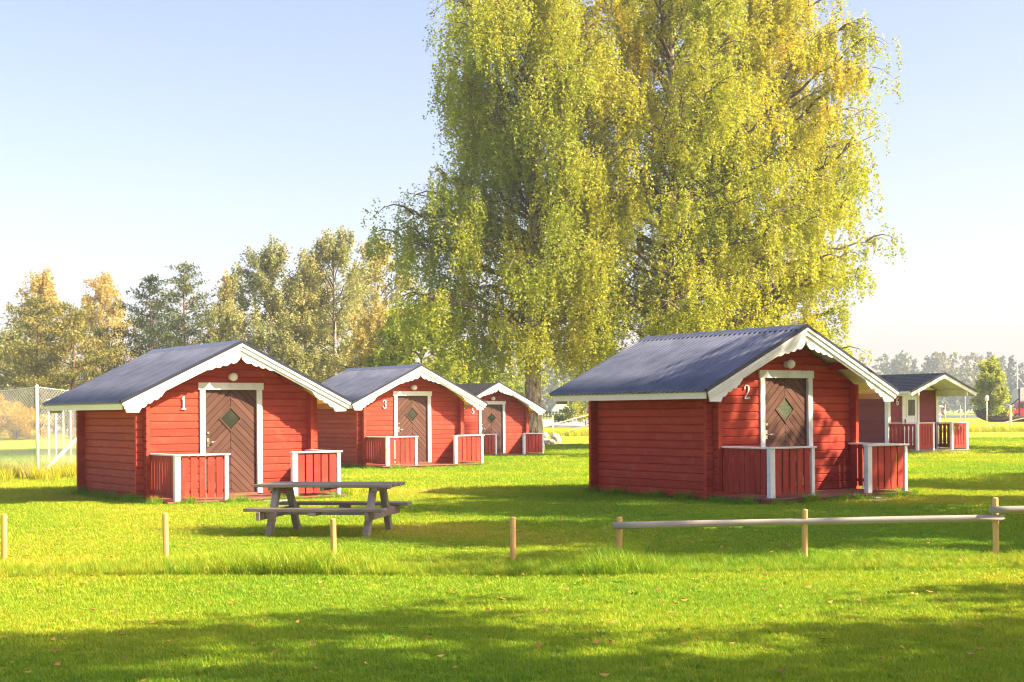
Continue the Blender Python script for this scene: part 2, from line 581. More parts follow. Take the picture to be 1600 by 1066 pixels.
def roof_slab(y0, y1, side, lo, hi, wr=None, zr=None, sl=None):
    """slanted board between depth lo and hi under the roof line"""
    wr = WR if wr is None else wr; zr = ZR if zr is None else zr; sl = SLOPE if sl is None else sl
    poly = [(0, zr - lo), (side * wr, zr - wr * sl - lo), (side * wr, zr - wr * sl - hi), (0, zr - hi)]
    return MB().prism(poly, 'y', y0, y1)


def scallop_edge():
    """lower edge of the carved bargeboard as (distance from the apex, depth under the roof line)"""
    P = [(0.0, 0.20), (0.022, 0.275)]

    def lobe(t0, d0, t1, d1, bulge, n=6):
        for k in range(n + 1):
            t = k / n
            P.append((t0 + (t1 - t0) * t, d0 + (d1 - d0) * t + bulge * math.sin(math.pi * t)))
    lobe(0.028, 0.285, 0.20, 0.275, 0.038)
    lobe(0.205, 0.262, 0.36, 0.245, 0.034)
    lobe(0.365, 0.235, 0.50, 0.212, 0.032)
    lobe(0.505, 0.205, 0.66, 0.192, 0.018)
    P.append((0.67, 0.178)); P.append((1.50, 0.178))
    P.append((1.58, 0.245))
    lobe(1.60, 0.235, 1.71, 0.235, 0.028)
    lobe(1.715, 0.232, 1.83, 0.24, 0.030)
    lobe(1.835, 0.238, 1.95, 0.26, 0.032)
    P.append((2.0, 0.325)); P.append((2.24, 0.205))
    return P


def barge(side):
    e = scallop_edge()
    top = [(0.0, 0.06), (2.26, 0.06)]
    poly = [(side * t, ZR - t * SLOPE - d) for (t, d) in top] + [(side * t, ZR - t * SLOPE - d) for (t, d) in reversed(e)]
    return MB().prism(poly, 'y', 0, 0.024)


def barge_top(side):
    poly = [(side * t, ZR - t * SLOPE - d) for (t, d) in ((0, 0.0), (2.31, 0.0), (2.275, 0.135), (0, 0.135))]
    return MB().prism(poly, 'y', 0, 0.026)


def barge_strip(side):
    poly = [(side * t, ZR - t * SLOPE - d) for (t, d) in ((0, -0.02), (2.325, -0.02), (2.315, 0.03), (0, 0.03))]
    return MB().prism(poly, 'y', 0, 0.02)


def stroke(mb, pts, wid, y0, y1):
    """flat ribbon along pts (x,z) with half widths, extruded in y"""
    n = len(pts)
    L_, Rr = [], []
    for i in range(n):
        a = Vector(pts[max(i - 1, 0)]); b = Vector(pts[min(i + 1, n - 1)])
        d = (b - a).normalized(); nrm = Vector((-d.y, d.x))
        p = Vector(pts[i]); w = wid[i] if hasattr(wid, '__len__') else wid
        L_.append(p + nrm * w); Rr.append(p - nrm * w)
    b = len(mb.v)
    for i in range(n):
        for (q, y) in ((L_[i], y0), (Rr[i], y0), (Rr[i], y1), (L_[i], y1)):
            mb.v.append((q.x, y, q.y))
    for i in range(n - 1):
        for k in range(4):
            k2 = (k + 1) % 4
            mb.f.append((b + i * 4 + k, b + i * 4 + k2, b + (i + 1) * 4 + k2, b + (i + 1) * 4 + k))
    mb.f.append((b, b + 1, b + 2, b + 3)); e = b + (n - 1) * 4
    mb.f.append((e + 3, e + 2, e + 1, e))


def arc(cx, cz, rx, rz, a0, a1, n=14):
    return [(cx + rx * math.cos(R(a0 + (a1 - a0) * k / n)), cz + rz * math.sin(R(a0 + (a1 - a0) * k / n))) for k in range(n + 1)]


def numeral(ch):
    """serif figure 0.25 high, drawn in x,z"""
    m = MB(); y0, y1 = -0.022, 0.0
    if ch == '1':
        stroke(m, [(-0.032, 0.195), (-0.012, 0.21), (0.004, 0.245)], [0.006, 0.010, 0.008], y0, y1)
        stroke(m, [(0.004, 0.246), (0.004, 0.01)], 0.0165, y0 - 0.001, y1)
        stroke(m, [(-0.04, 0.007), (0.048, 0.007)], 0.008, y0 - 0.002, y1)
    elif ch == '2':
        p = arc(0.0, 0.185, 0.05, 0.056, 165, -25) + [(0.03, 0.12), (-0.005, 0.07), (-0.045, 0.022)]
        w = [0.013] + [0.007] * 3 + [0.010] * 5 + [0.016] * 5 + [0.014, 0.011, 0.009, 0.008]
        w = (w + [0.008] * 40)[:len(p)]
        stroke(m, p, w, y0, y1)
        stroke(m, arc(-0.043, 0.186, 0.011, 0.011, 0, 350, 8), 0.006, y0 - 0.001, y1)
        stroke(m, [(-0.05, 0.012), (0.02, 0.014), (0.052, 0.012), (0.06, 0.045)], [0.012, 0.014, 0.011, 0.006], y0 - 0.002, y1)
    elif ch == '3':
        p = arc(0.0, 0.19, 0.046, 0.052, 160, -75)
        stroke(m, p, [0.008] * 5 + [0.014] * (len(p) - 5), y0, y1)
        p = arc(-0.002, 0.07, 0.056, 0.064, 80, -165)
        stroke(m, p, [0.009] * 2 + [0.016] * (len(p) - 6) + [0.009] * 4, y0 - 0.001, y1)
        stroke(m, arc(-0.045, 0.20, 0.010, 0.010, 0, 350, 8), 0.006, y0 - 0.002, y1)
        stroke(m, arc(-0.052, 0.06, 0.010, 0.010, 0, 350, 8), 0.006, y0 - 0.003, y1)
    elif ch == '5':
        stroke(m, [(0.05, 0.235), (-0.028, 0.235)], 0.013, y0, y1)
        stroke(m, [(-0.03, 0.24), (-0.036, 0.135)], 0.008, y0 - 0.001, y1)
        p = arc(-0.004, 0.075, 0.056, 0.07, 128, -160)
        stroke(m, p, [0.008] * 3 + [0.016] * (len(p) - 6) + [0.009] * 3, y0 - 0.002, y1)
    elif ch == '6':
        p = arc(0.03, 0.13, 0.08, 0.12, 78, 185)
        stroke(m, p, 0.012, y0, y1)
        p = arc(0.0, 0.075, 0.05, 0.066, 0, 360)
        stroke(m, p, 0.013, y0 - 0.001, y1)
    return m


def make_door(parent, xl, xr, z0, z1, glass='glass'):
    """chevron boarded door in the wall plane, hinged right, with a diamond window"""
    xc, w, h = (xl + xr) / 2, xr - xl, z1 - z0
    d = MB().box(xl, xr, 0.045, 0.075, z0, z1).build('door', 'door_back', parent)
    yc = z0 + h * 0.72
    r = 0.235
    step = 2 * r / 3
    first = yc - r - step * 12
    for sgn in (-1, 1):
        for k in range(26):
            v0 = first + k * step; v1 = v0 + step - 0.010
            # left half in coordinates (x from the centre, z); planks run along (1,1): v = z - x
            poly = [(-w / 2, z0), (-0.003, z0), (-0.003, z1), (-w / 2, z1)]
            poly = clip_poly(poly, -1, -0 + 0, 1e9)
            poly = clip_poly(poly, 1, -1, -v0)      # z-x >= v0
            if len(poly) >= 3: poly = clip_poly(poly, -1, 1, v1)       # z-x <= v1
            if len(poly) < 3: continue
            if v0 > yc - r - 0.01 and v1 < yc + r + 0.01:
                poly = clip_poly(poly, 1, 1, yc - r - 0.012)   # stop at the window frame
                if len(poly) < 3: continue
            if max(p[1] for p in poly) - min(p[1] for p in poly) < 0.02: continue
            pl = [(xc - sgn * p[0] if sgn > 0 else xc + p[0], p[1]) for p in poly]
            cx = sum(p[0] for p in pl) / len(pl); cz = sum(p[1] for p in pl) / len(pl)
            # local frame turned so that x runs along the plank
            a = R(45) if sgn < 0 else R(-45)
            ca, sa = math.cos(a), math.sin(a)
            loc = [((p[0] - cx) * ca + (p[1] - cz) * sa, -(p[0] - cx) * sa + (p[1] - cz) * ca) for p in pl]
            mb = MB().prism(loc, 'y', 0.0, 0.02)
            mb.build('plank', 'door', d, 0.003, False, (cx, 0.026, cz), (0, -a, 0))
    # window: frame of four bars and a pane
    fr = MB()
    for k in range(4):
        a0, a1 = k * math.pi / 2, (k + 1) * math.pi / 2
        ro, ri = r + 0.012, r - 0.03
        q = [(xc + ro * math.cos(a0), yc + ro * math.sin(a0)), (xc + ro * math.cos(a1), yc + ro * math.sin(a1)),
             (xc + ri * math.cos(a1), yc + ri * math.sin(a1)), (xc + ri * math.cos(a0), yc + ri * math.sin(a0))]
        fr.prism(q, 'y', 0.012, 0.044)
    fr.build('window_frame', 'door', d)
    MB().prism([(xc + (r - .025) * math.cos(k * math.pi / 2), yc + (r - .025) * math.sin(k * math.pi / 2)) for k in range(4)], 'y', 0.030, 0.036).build('pane', glass, d)
    hx = xl + 0.075
    MB().tube([(hx, 0.015, z0 + 0.98), (hx, -0.035, z0 + 0.98)], 0.012).tube([(hx - 0.01, -0.035, z0 + 0.98), (hx + 0.13, -0.038, z0 + 0.985)], 0.010).build('handle', 'metal', d, 0, True)
    MB().box(hx - 0.025, hx + 0.025, 0.018, 0.028, z0 + 0.9, z0 + 1.06).build('handle_plate', 'metal', d)
    MB().tube([(hx, 0.03, z0 + 1.16), (hx, 0.005, z0 + 1.16)], 0.024, 12).build('lock', 'metal', d, 0, False)
    for zz in (0.25, 1.0, 1.75):
        MB().tube([(xr + 0.012, 0.0, z0 + zz - 0.06), (xr + 0.012, 0.0, z0 + zz + 0.06)], 0.014, 8).build('hinge', 'dark_metal', d)
    return d


def rail_panel(parent, p0, p1, z0, z1, nb, gap, name='railing'):
    """boards between two points on the deck, each its own piece; cap and battens with them"""
    a = Vector((p0[0], p0[1])); b = Vector((p1[0], p1[1])); L = (b - a).length
    ang = math.atan2(b.y - a.y, b.x - a.x)
    rl = MB().box(0, L, -0.016, 0.016, z1 - 0.10, z1 - 0.055).build(name, 'red_board', parent, 0, False, (a.x, a.y, 0), (0, 0, ang))
    MB().box(0, L, -0.016, 0.016, z0 + 0.14, z0 + 0.19).build('batten', 'red_board', rl)
    w = (L - gap * (nb + 1)) / nb
    key = ('railboard', round(w, 3), round(z1 - z0, 3))
    me = cached(key, lambda: MB().box(-w / 2, w / 2, -0.011, 0.011, 0.05, z1 - z0 - 0.03).mesh('board', 'red_board', 0.003))
    for k in range(nb):
        o = link('board', me, rl, (gap + w / 2 + k * (w + gap) + random.uniform(-.002, .002), -0.028, z0 + random.uniform(-.004, .004)), (0, random.uniform(-.004, .004), 0))
    return rl


def globe(parent, x, z, r=0.082):
    g = MB()
    prof = [(r * math.sin(R(a)), -r * math.cos(R(a))) for a in range(0, 181, 12)]
    g.lathe(prof, 20)
    o = g.build('lamp_globe', 'globe', parent, 0, True, (x, -0.12, z))
    MB().lathe([(0.0, 0.0), (0.06, 0.0), (0.055, 0.04), (0.04, 0.055), (0.0, 0.055)], 16).build('lamp_base', 'white', o, 0, False, (0, 0.118, 0), (R(90), 0, 0))
    return o


def make_cabin(num, loc, yaw, label, roof='roof', sun_glass='glass'):
    c = empty('cabin', loc, R(yaw))
    tag(c, label, 'cabin', 'red cabins with white trim')
    ext = 0.145
    # --- walls with their logs
    hi = ZR - 0.12
    fw = MB().prism([(-WH + .02, 0.0), (DL + .07, 0.0), (DL + .07, DTOP - .09), (DR - .07, DTOP - .09), (DR - .07, 0.0), (WH - .02, 0.0), (WH - .02, hi - (WH) * SLOPE), (0, hi), (-WH + .02, hi - WH * SLOPE)], 'y', 0.035, 0.09).build('front_wall', 'red_core', c)
    bw = MB().prism([(-WH + .02, 0.0), (WH - .02, 0.0), (WH - .02, hi - WH * SLOPE), (0, hi), (-WH + .02, hi - WH * SLOPE)], 'y', LW - 0.09, LW - 0.035).build('back_wall', 'red_core', c)
    sideh = hi - WH * SLOPE + 0.01
    lw_ = MB().box(-WH + 0.035, -WH + 0.088, 0.03, LW - 0.03, 0.0, sideh).build('side_wall', 'red_core', c)
    rw = MB().box(WH - 0.088, WH - 0.035, 0.03, LW - 0.03, 0.0, sideh).build('side_wall', 'red_core', c)
    z = -0.06
    rows = 0
    while z + 0.03 < hi:
        h = LOGH
        hw0 = (hi + 0.03 - z) / SLOPE; hw1 = (hi + 0.03 - z - h) / SLOPE
        if hw0 > 0.12:
            if min(hw0, hw1) > WH + ext:      # full log
                if z + h * 0.5 < DTOP - 0.06:
                    link('log', log_mesh(-WH - ext, DL + 0.06), fw, (0, 0, z))
                    link('log', log_mesh(DR - 0.06, WH + ext), fw, (0, 0, z))
                else:
                    link('log', log_mesh(-WH - ext, WH + ext), fw, (0, 0, z))
                link('log', log_mesh(-WH - ext, WH + ext), bw, (0, LW, z), (0, 0, math.pi))
            else:
                a0 = min(hw0, WH + ext if hw0 > WH else 9); a1 = min(max(hw1, 0.01), WH + ext)
                if z + h * 0.5 < DTOP - 0.06:
                    me = cached(('gl', rows, 0), lambda: gable_log_mesh(-a0, -a1, DL + .06, DL + .06, h)); link('log', me, fw, (0, 0, z))
                    me = cached(('gl', rows, 1), lambda: gable_log_mesh(DR - .06, DR - .06, a0, a1, h)); link('log', me, fw, (0, 0, z))
                else:
                    me = cached(('gl', rows, 2), lambda: gable_log_mesh(-a0, -a1, a0, a1, h)); link('log', me, fw, (0, 0, z))
                me = cached(('gl', rows, 3), lambda: gable_log_mesh(-a0, -a1, a0, a1, h)); link('log', me, bw, (0, LW, z), (0, 0, math.pi))
        z += LOGH; rows += 1
    z = -0.06 + LOGH / 2
    while z + LOGH < sideh + 0.08:
        me = log_mesh(-ext, LW + ext)
        link('log', me, lw_, (-WH, LW, z), (0, 0, R(-90)))
        link('log', me, rw, (WH, 0, z), (0, 0, R(90)))
        z += LOGH
    # --- roof
    y0, y1 = -OF, LR
    rf = MB()
    for s in (-1, 1):
        poly = [(0, ZR - 0.0), (s * (WR - .03), ZR - (WR - .03) * SLOPE), (s * (WR - .03), ZR - (WR - .03) * SLOPE - 0.025), (0, ZR - 0.025)]
        rf.prism(poly, 'y', y0 + 0.03, y1 - 0.03)
    rf = rf.build('roof', 'white', c)
    if roof == 'roof':
        for s in (-1, 1):
            link('roof_sheet', cached(('sheet', s), lambda: corrugated(y0 - 0.02, y1 + 0.02, s, 'roof')), rf)
        cap = [(-0.16, ZR - 0.16 * SLOPE + 0.055), (0, ZR + 0.068), (0.16, ZR - 0.16 * SLOPE + 0.055), (0.16, ZR - 0.16 * SLOPE + 0.049), (0, ZR + 0.06), (-0.16, ZR - 0.16 * SLOPE + 0.049)]
        MB().prism(cap, 'y', y0 - 0.03, y1 + 0.03).build('ridge_cap', 'roof', rf)
    else:
        for s in (-1, 1):
            for k in range(4):
                ya = y0 - 0.02 + k * (y1 - y0 + .04) / 4; yb = ya + (y1 - y0 + .04) / 4 + (0.03 if k < 3 else 0)
                o = roof_slab(ya, yb, s, -0.012 - 0.006 * (k % 2), 0.0 - 0.004, WR + .02).build('felt_strip', 'felt', rf)
    for s in (-1, 1):
        for ya in (y0 - 0.032, y1 + 0.006):
            poly = [(s * t, ZR - t * SLOPE - d) for (t, d) in ((0, -0.062), (WR + .025, -0.062), (WR + .025, 0.004), (0, 0.004))]
            MB().prism(poly, 'y', ya, ya + 0.026).build('verge_flashing', 'roof_edge', rf)
        barge(s).build('carved_bargeboard', 'white', rf, 0, False, (0, y0 + 0.004, 0))
        barge_top(s).build('bargeboard', 'white', rf, 0, False, (0, y0 - 0.024, 0))
        barge_strip(s).build('verge_strip', 'white', rf, 0, False, (0, y0 - 0.046, -0.022))
        barge(s).build('carved_bargeboard', 'white', rf, 0, False, (0, y1 - 0.028, 0))
        barge_top(s).build('bargeboard', 'white', rf, 0, False, (0, y1 - 0.002, 0))
        MB().box(s * (WR - 0.03), s * (WR - 0.005), y0 + 0.03, y1 - 0.03, ZE - 0.115, ZE - 0.012).build('fascia', 'cream', rf)
    # purlins under the gable overhang
    for xp in (-1.15, 1.15):
        MB().box(xp - .04, xp + .04, y0 + 0.04, 0.03, ZR - 1.15 * SLOPE - 0.15, ZR - 1.15 * SLOPE - 0.04).build('purlin', 'red', rf)
    # --- door and trim
    zt = ZD + 0.04
    make_door(c, DL + 0.10, DR - 0.10, zt, DTOP - 0.135, sun_glass)
    cas = MB().box(DL, DL + 0.105, -0.03, 0.05, zt - 0.02, DTOP - 0.135).build('door_casing', 'white', c)
    MB().box(DR - 0.105, DR, -0.03, 0.05, zt - 0.02, DTOP - 0.135).build('side_casing', 'white', cas)
    MB().box(DL - 0.03, DR + 0.03, -0.035, 0.05, DTOP - 0.1345, DTOP).build('head_casing', 'white', cas)
    MB().box(DL + .1, DR - .1, -0.02, 0.08, zt - 0.04, zt - 0.002).build('threshold', 'deck', cas)
    globe(c, 0.02, DTOP + 0.11)
    if num:
        numeral(num).build('house_number', 'white', c, 0, False, (DL - 0.33 if num != '5' else DL - 0.30, -0.008, 1.73), None)
    # --- deck
    dk = MB().box(-WH - .05, WH + .05, -DD - 0.03, -DD + 0.02, -0.06, ZD - 0.0305).box(-WH - .05, -WH, -DD + .02, -0.02, -0.06, ZD - 0.0305).box(WH, WH + .05, -DD + .02, -0.02, -0.06, ZD - 0.0305).build('deck', 'deck', c)
    npl = 10; pw = (DD + 0.06) / npl
    me = cached(('deckplank',), lambda: MB().box(-WH - .07, WH + .07, 0, pw - 0.006, -0.03, 0).mesh('plank', 'deck', 0.003))
    for k in range(npl):
        link('plank', me, dk, (0, -DD - 0.06 + k * pw, ZD + random.uniform(-.001, .001)))
    # --- railings and their posts
    zc = ZD + ZRAIL
    rail_panel(c, (-WD, -0.03), (-WD, -DD + 0.05), ZD, zc, 9, 0.020)
    rail_panel(c, (-WD + 0.04, -DD), (-PB - 0.03, -DD), ZD, zc, 5, 0.042)
    rail_panel(c, (PC + 0.04, -DD), (WD2 - 0.04, -DD), ZD, zc, 5, 0.026)
    rail_panel(c, (WD2, -DD + 0.05), (WD2, -0.03), ZD, zc, 9, 0.020)
    for (x, w) in ((-WD, 0.055), (-PB, 0.036), (PC, 0.055), (WD2, 0.036)):
        MB().box(x - w, x + w, -DD - 0.055, -DD + 0.035, ZD, zc - 0.03).build('railing_post', 'white', c, 0.004)
    MB().box(-WD - .07, -PB + .07, -DD - 0.075, -DD + 0.045, zc - 0.03, zc).build('handrail', 'white', c, 0.004)
    MB().box(-WD - .06, -WD + .06, -DD + 0.046, -0.005, zc - 0.031, zc - .001).build('handrail', 'white', c, 0.004)
    MB().box(PC - .07, WD2 + .07, -DD - 0.075, -DD + 0.045, zc - 0.03, zc).build('handrail', 'white', c, 0.004)
    MB().box(WD2 - .06, WD2 + .06, -DD + 0.046, -0.005, zc - 0.031, zc - .001).build('handrail', 'white', c, 0.004)
    # --- footing blocks under the corners
    for (x, y) in ((-WH + .15, .15), (-WH + .1, LW - .2), (WH - .2, .15), (WH - .2, LW - .2), (-WH + .1, -DD + .1), (WH - .1, -DD + .1)):
        MB().box(x - .14, x + .14, y - .14, y + .14, -0.3, -0.061).build('footing_block', 'concrete', c, 0.01)
    return c


C1 = make_cabin('1', (-5.411, 26.901, -0.016), 35.6, 'large red log cabin at the left, ball net beside it, figure 1 by the door', 'roof', 'pane')
C2 = make_cabin('2', (4.87, 24.958, 0.088), 33.8, 'large red log cabin at the right, mostly in shade, figure 2 by the door')
C3 = make_cabin('3', (-2.989, 41.835, 0.038), 35.6, 'middle sized sunlit red cabin behind the picnic table, figure 3 by the door', 'roof', 'pane')
C5 = make_cabin('5', (-0.839, 57.188, -0.139), 34.8, 'small distant red cabin with dark felt roof, partly behind cabin 3', 'felt', 'pane')


def make_cabin6(loc, yaw):
    c = empty('cabin', loc, R(yaw))
    tag(c, 'plum red cabin with white door, covered porch and number 6', 'cabin', 'red cabins with white trim')
    W, D, wr, zr, sl, pd = 1.36, 3.6, 1.80, 2.78, 0.36, 1.28
    yf, yb = -pd - 0.12, D + 0.35
    zd = 0.06
    top = zr - 0.1
    fw = MB().prism([(-W, 0), (W, 0), (W, top - W * sl), (0, top), (-W, top - W * sl)], 'y', 0.02, 0.09).build('front_wall', 'red_core', c)
    bw = MB().prism([(-W, 0), (W, 0), (W, top - W * sl), (0, top), (-W, top - W * sl)], 'y', D - 0.09, D - 0.02).build('back_wall', 'plum', c)
    h = 0.16
    x0d, x1d = -0.62, 0.30
    z = 0.0; k = 0
    while z + h < top - W * sl + 0.05:
        for (a, b) in ((-W, x0d), (x1d, W)):
            me = cached(('sid', k % 1, a), lambda: MB().prism([(0.02, 0.0), (0.03, h - .004), (0.0, 0.0)], 'x', a, b).prism([(0.0, 0), (0.02, 0), (0.02, h - .004), (0.012, h - .004)], 'x', a, b).mesh('plank', 'plum'))
            link('plank', me, fw, (0, -0.005, z))
        z += h; k += 1
    for s in (-1, 1):
        sw = MB().box(s * (W - 0.07), s * (W - 0.002), 0.091, D - 0.091, 0, top - W * sl).build('side_wall', 'red_core', c)
        z = 0.0
        while z + h < top - W * sl + 0.08:
            me = cached(('sid6', s), lambda: MB().prism([(0.0, 0), (s * 0.022, 0), (s * 0.012, h - .004), (0.0, h - .004)], 'y', 0.07, D - .02).mesh('plank', 'plum'))
            link('plank', me, sw, (s * W, 0, z))
            z += h
    for s in (-1, 1):
        MB().box(s * (W - .09), s * (W + .03), -0.032, -0.008, 0, top - W * sl).build('corner_board', 'white', c)
        MB().box(s * (W + .024), s * (W + .045), -0.031, 0.12, 0, top - W * sl).build('corner_board', 'white', c)
    MB().prism([(-W + .1, top - W * sl + .02), (W - .1, top - W * sl + .02), (0, top - .03)], 'y', -0.03, -0.01).build('gable_panel', 'white', c)
    # roof
    rf = MB()
    for s in (-1, 1):
        rf.prism([(0, zr), (s * wr, zr - wr * sl), (s * wr, zr - wr * sl - 0.05), (0, zr - 0.05)], 'y', yf + .03, yb - .03)
    rf = rf.build('roof', 'white', c)
    n = 12
    for s in (-1, 1):
        for k in range(n):
            a, b = wr * 1.02 * k / n, wr * 1.02 * (k + 1) / n + 0.01
            MB().prism([(s * a, zr - a * sl + 0.008), (s * a, zr - a * sl + .02), (s * b, zr - b * sl + 0.034), (s * b, zr - b * sl + .008)], 'y', yf - .02, yb + .02).build('roof_course', 'felt_blue', rf)
        poly = [(s * t, zr - t * sl - d) for (t, d) in ((0, 0.005), (wr, 0.005), (wr - .01, 0.17), (0, 0.17))]
        MB().prism(poly, 'y', yf, yf + .028).build('bargeboard', 'white', rf)
        poly = [(s * t, zr - t * sl - d) for (t, d) in ((0, -0.045), (wr + .03, -0.045), (wr + .03, 0.03), (0, 0.03))]
        MB().prism(poly, 'y', yf - .025, yf - .002).build('verge_flashing', 'roof_edge', rf)
        MB().box(s * (wr - .03), s * (wr + .005), yf + .03, yb - .03, zr - wr * sl - .15, zr - wr * sl - .012).build('fascia', 'white', rf)
        MB().tube([(s * (wr + .05), yf + .05, zr - wr * sl - .04), (s * (wr + .05), yb - .05, zr - wr * sl - .06)], 0.045, 8).build('gutter', 'white', rf)
        MB().box(s * (W - .06), s * (W + .02), yf + .05, -0.04, top - W * sl - .20, top - W * sl + .0).build('porch_beam', 'white', rf)
    # door
    d = MB().box(x0d + .09, x1d - .09, -0.012, 0.03, zd + .03, 1.98).build('door', 'white', c)
    for k in range(5):
        w = (x1d - x0d - .18) / 5
        MB().box(x0d + .09 + k * w + .006, x0d + .09 + (k + 1) * w - .006, -0.022, -0.012, zd + .05, 1.96).build('plank', 'white', d)
    MB().box(x0d + .3, x1d - .24, -0.03, -0.023, 1.28, 1.86).build('pane', 'pane', d)
    fr = MB()
    for (a, b, e, f) in ((x0d + .26, x0d + .3, 1.24, 1.9), (x1d - .24, x1d - .2, 1.24, 1.9), (x0d + .3, x1d - .24, 1.24, 1.28), (x0d + .3, x1d - .24, 1.86, 1.9)):
        fr.box(a, b, -0.038, -0.022, e, f)
    fr.build('window_frame', 'white', d)
    MB().box(x0d + .12, x0d + .24, -0.07, -0.05, 1.0, 1.02).box(x0d + .12, x0d + .16, -0.05, -0.022, .93, 1.15).build('handle', 'dark_metal', d)
    cs = MB().box(x0d - .01, x0d + .088, -0.04, 0.015, zd, 2.08).build('door_casing', 'white', c)
    MB().box(x1d - .088, x1d + .01, -0.04, 0.015, zd, 2.08).build('side_casing', 'white', cs)
    MB().box(x0d + .0885, x1d - .0885, -0.038, 0.015, 1.985, 2.08).build('head_casing', 'white', cs)
    numeral('6').build('house_number', 'white', c, 0, False, (x0d - .26, -0.01, 1.66))
    # porch
    dk = MB().box(-W - .1, W + .1, -pd - .06, 0, -0.1, zd - .0305).build('deck', 'grey_wood', c)
    for k in range(9):
        w = (pd + .08) / 9
        MB().box(-W - .12, W + .12, -pd - .08 + k * w, -pd - .08 + (k + 1) * w - .006, zd - .03, zd).build('plank', 'grey_wood', dk)
    zc = zd + 0.98

    def carved(p0, p1, nb):
        a = Vector(p0); b = Vector(p1); L = (b - a).length; ang = math.atan2(b.y - a.y, b.x - a.x)
        rl = MB().box(0, L, -.016, .016, zc - .12, zc - .06).build('railing', 'red_board', c, 0, False, (a.x, a.y, 0), (0, 0, ang))
        MB().box(0, L, -.016, .016, zd + .1, zd + .16).build('batten', 'red_board', rl)
        w = L / nb
        H = zc - zd - .1
        def prof():
            e = w / 2 - 0.006
            pts = [(0.0, e), (.12, e), (.16, e - .03), (.22, e - .012), (.26, e - .02), (.62, e - .02), (.68, e - .028), (.74, e - .034), (.80, e - .012), (.84, e), (H, e)]
            return [(x, z) for (z, x) in pts] + [(-x, z) for (z, x) in reversed(pts)]
        me = MB().prism(prof(), 'y', -.01, .01).mesh('baluster', 'red_board')
        for k in range(nb):
            link('baluster', me, rl, (w * (k + .5), -.028, zd + .05))
    carved((-W, -.04), (-W, -pd), 7); carved((-W + .05, -pd), (-.52, -pd), 5)
    carved((.52, -pd), (W - .04, -pd), 5); carved((W, -pd), (W, -.04), 7)
    for x in (-W, -.52, .52, W):
        MB().box(x - .045, x + .045, -pd - .05, -pd + .04, zd, zc - .03).build('railing_post', 'white', c)
    for (a, b) in ((-W - .06, -.45), (.45, W + .06)):
        MB().box(a, b, -pd - .065, -pd + .05, zc - .03, zc).build('handrail', 'white', c)
    for s in (-1, 1):
        MB().box(s * W - .05, s * W + .05, -pd + .051, -.035, zc - .031, zc - .001).build('handrail', 'white', c)
    return c


C6 = make_cabin6((14.6, 51.0, 0.13), 35)

# life ring on the corner of the sixth cabin
def ring():
    m = MB(); n = 24
    pts = [(0.3 * math.cos(2 * math.pi * k / n), 0, 0.3 * math.sin(2 * math.pi * k / n)) for k in range(n + 1)]
    m.tube(pts, 0.06, 8, False)
    return m


# ------------------------------------------------------------------ picnic table
def picnic_table(loc, yaw):
    t = empty('picnic_table', loc, R(yaw))
    tag(t, 'weathered grey wooden picnic table with two benches on the grass', 'picnic table')
    Lh = 0.92
    me = cached(('tt',), lambda: MB().box(-Lh, Lh, -0.075, 0.075, -0.042, 0).mesh('plank', 'grey_dark', 0.006))
    top = MB().box(-Lh + .18, -Lh + .25, -.36, .36, .593, .64).box(Lh - .25, Lh - .18, -.36, .36, .593, .64).box(-.03, .03, -.36, .36, .6, .64).build('tabletop', 'grey_dark', t)
    for k in range(5):
        link('plank', me, top, (random.uniform(-.01, .01), -.312 + k * .156, .684 + random.uniform(-.002, .002)))
    meb = cached(('tb',), lambda: MB().box(-Lh + .0, Lh - .0, -0.062, 0.062, -0.042, 0).mesh('plank', 'grey_dark', 0.006))
    for s in (-1, 1):
        b = MB().box(-.05, .05, -.13, .13, .30, .348).build('bench', 'grey_dark', t, 0, False, (0, s * .66, 0))
        for k in range(2):
            link('plank', meb, b, (random.uniform(-.01, .01), -.067 + k * .134, .392 + random.uniform(-.002, .002)))
    for x in (-.72, .72):
        MB().box(x - .024, x + .024, -.80, .80, .24, .348).build('cross_beam', 'grey_dark', t, 0.004)
        for s in (-1, 1):
            poly = [(s * .22 - .058, .64), (s * .22 + .058, .64), (s * .60 + .058, -0.03), (s * .60 - .058, -.03)]
            dx = 0.027 if x < 0 else -0.107
            MB().prism(poly, 'x', x + dx, x + dx + .08).build('leg', 'grey_wood', t, 0.004)
    MB().box(-.64, .64, -.025, .025, .26, .34).build('stretcher', 'grey_dark', t, 0.004)
    return t


picnic_table((-2.42, 18.6, gzf(-2.4, 18.6)), -10)

# ------------------------------------------------------------------ low rail fence in the foreground
POSTS = [(5, 15.6, .52), (258, 15.5, .50), (520, 15.3, .44), (800, 15.0, .47), (966, 14.9, .46), (1256, 14.6, .52), (1555, 14.4, .63), (1700, 14.2, .6)]
plabel = ['short yellow pine post at the far left edge, without rail', 'bare pine post on the lawn in front of the first cabin', 'bare pine post in front of the picnic table',
          'bare pine post alone between the table and the rail', 'pine post carrying the left end of the long rail', 'pine post under the middle of the long rail', 'tall pine post where two rails overlap at right', None]
fpos = []
for (u, Y, hgt), lb in zip(POSTS, plabel):
    x = (u - 800) / 2189 * Y
    g = gzf(x, Y)
    fpos.append((x, Y, g, hgt))
    if lb is None: continue
    rr = 0.0315
    prof = [(0.0, -0.1), (rr, -0.1), (rr * 1.02, hgt * .5), (rr, hgt - .012), (rr - .010, hgt), (0.0, hgt)]
    o = MB().lathe(prof, 12).build('fence_post', 'pine', None, 0, False, (x, Y, g), (R(random.uniform(-1, 1)), R(random.uniform(-1, 1)), random.uniform(0, 6)))
    tag(o, lb, 'fence post', 'pine posts of the low rail fence')


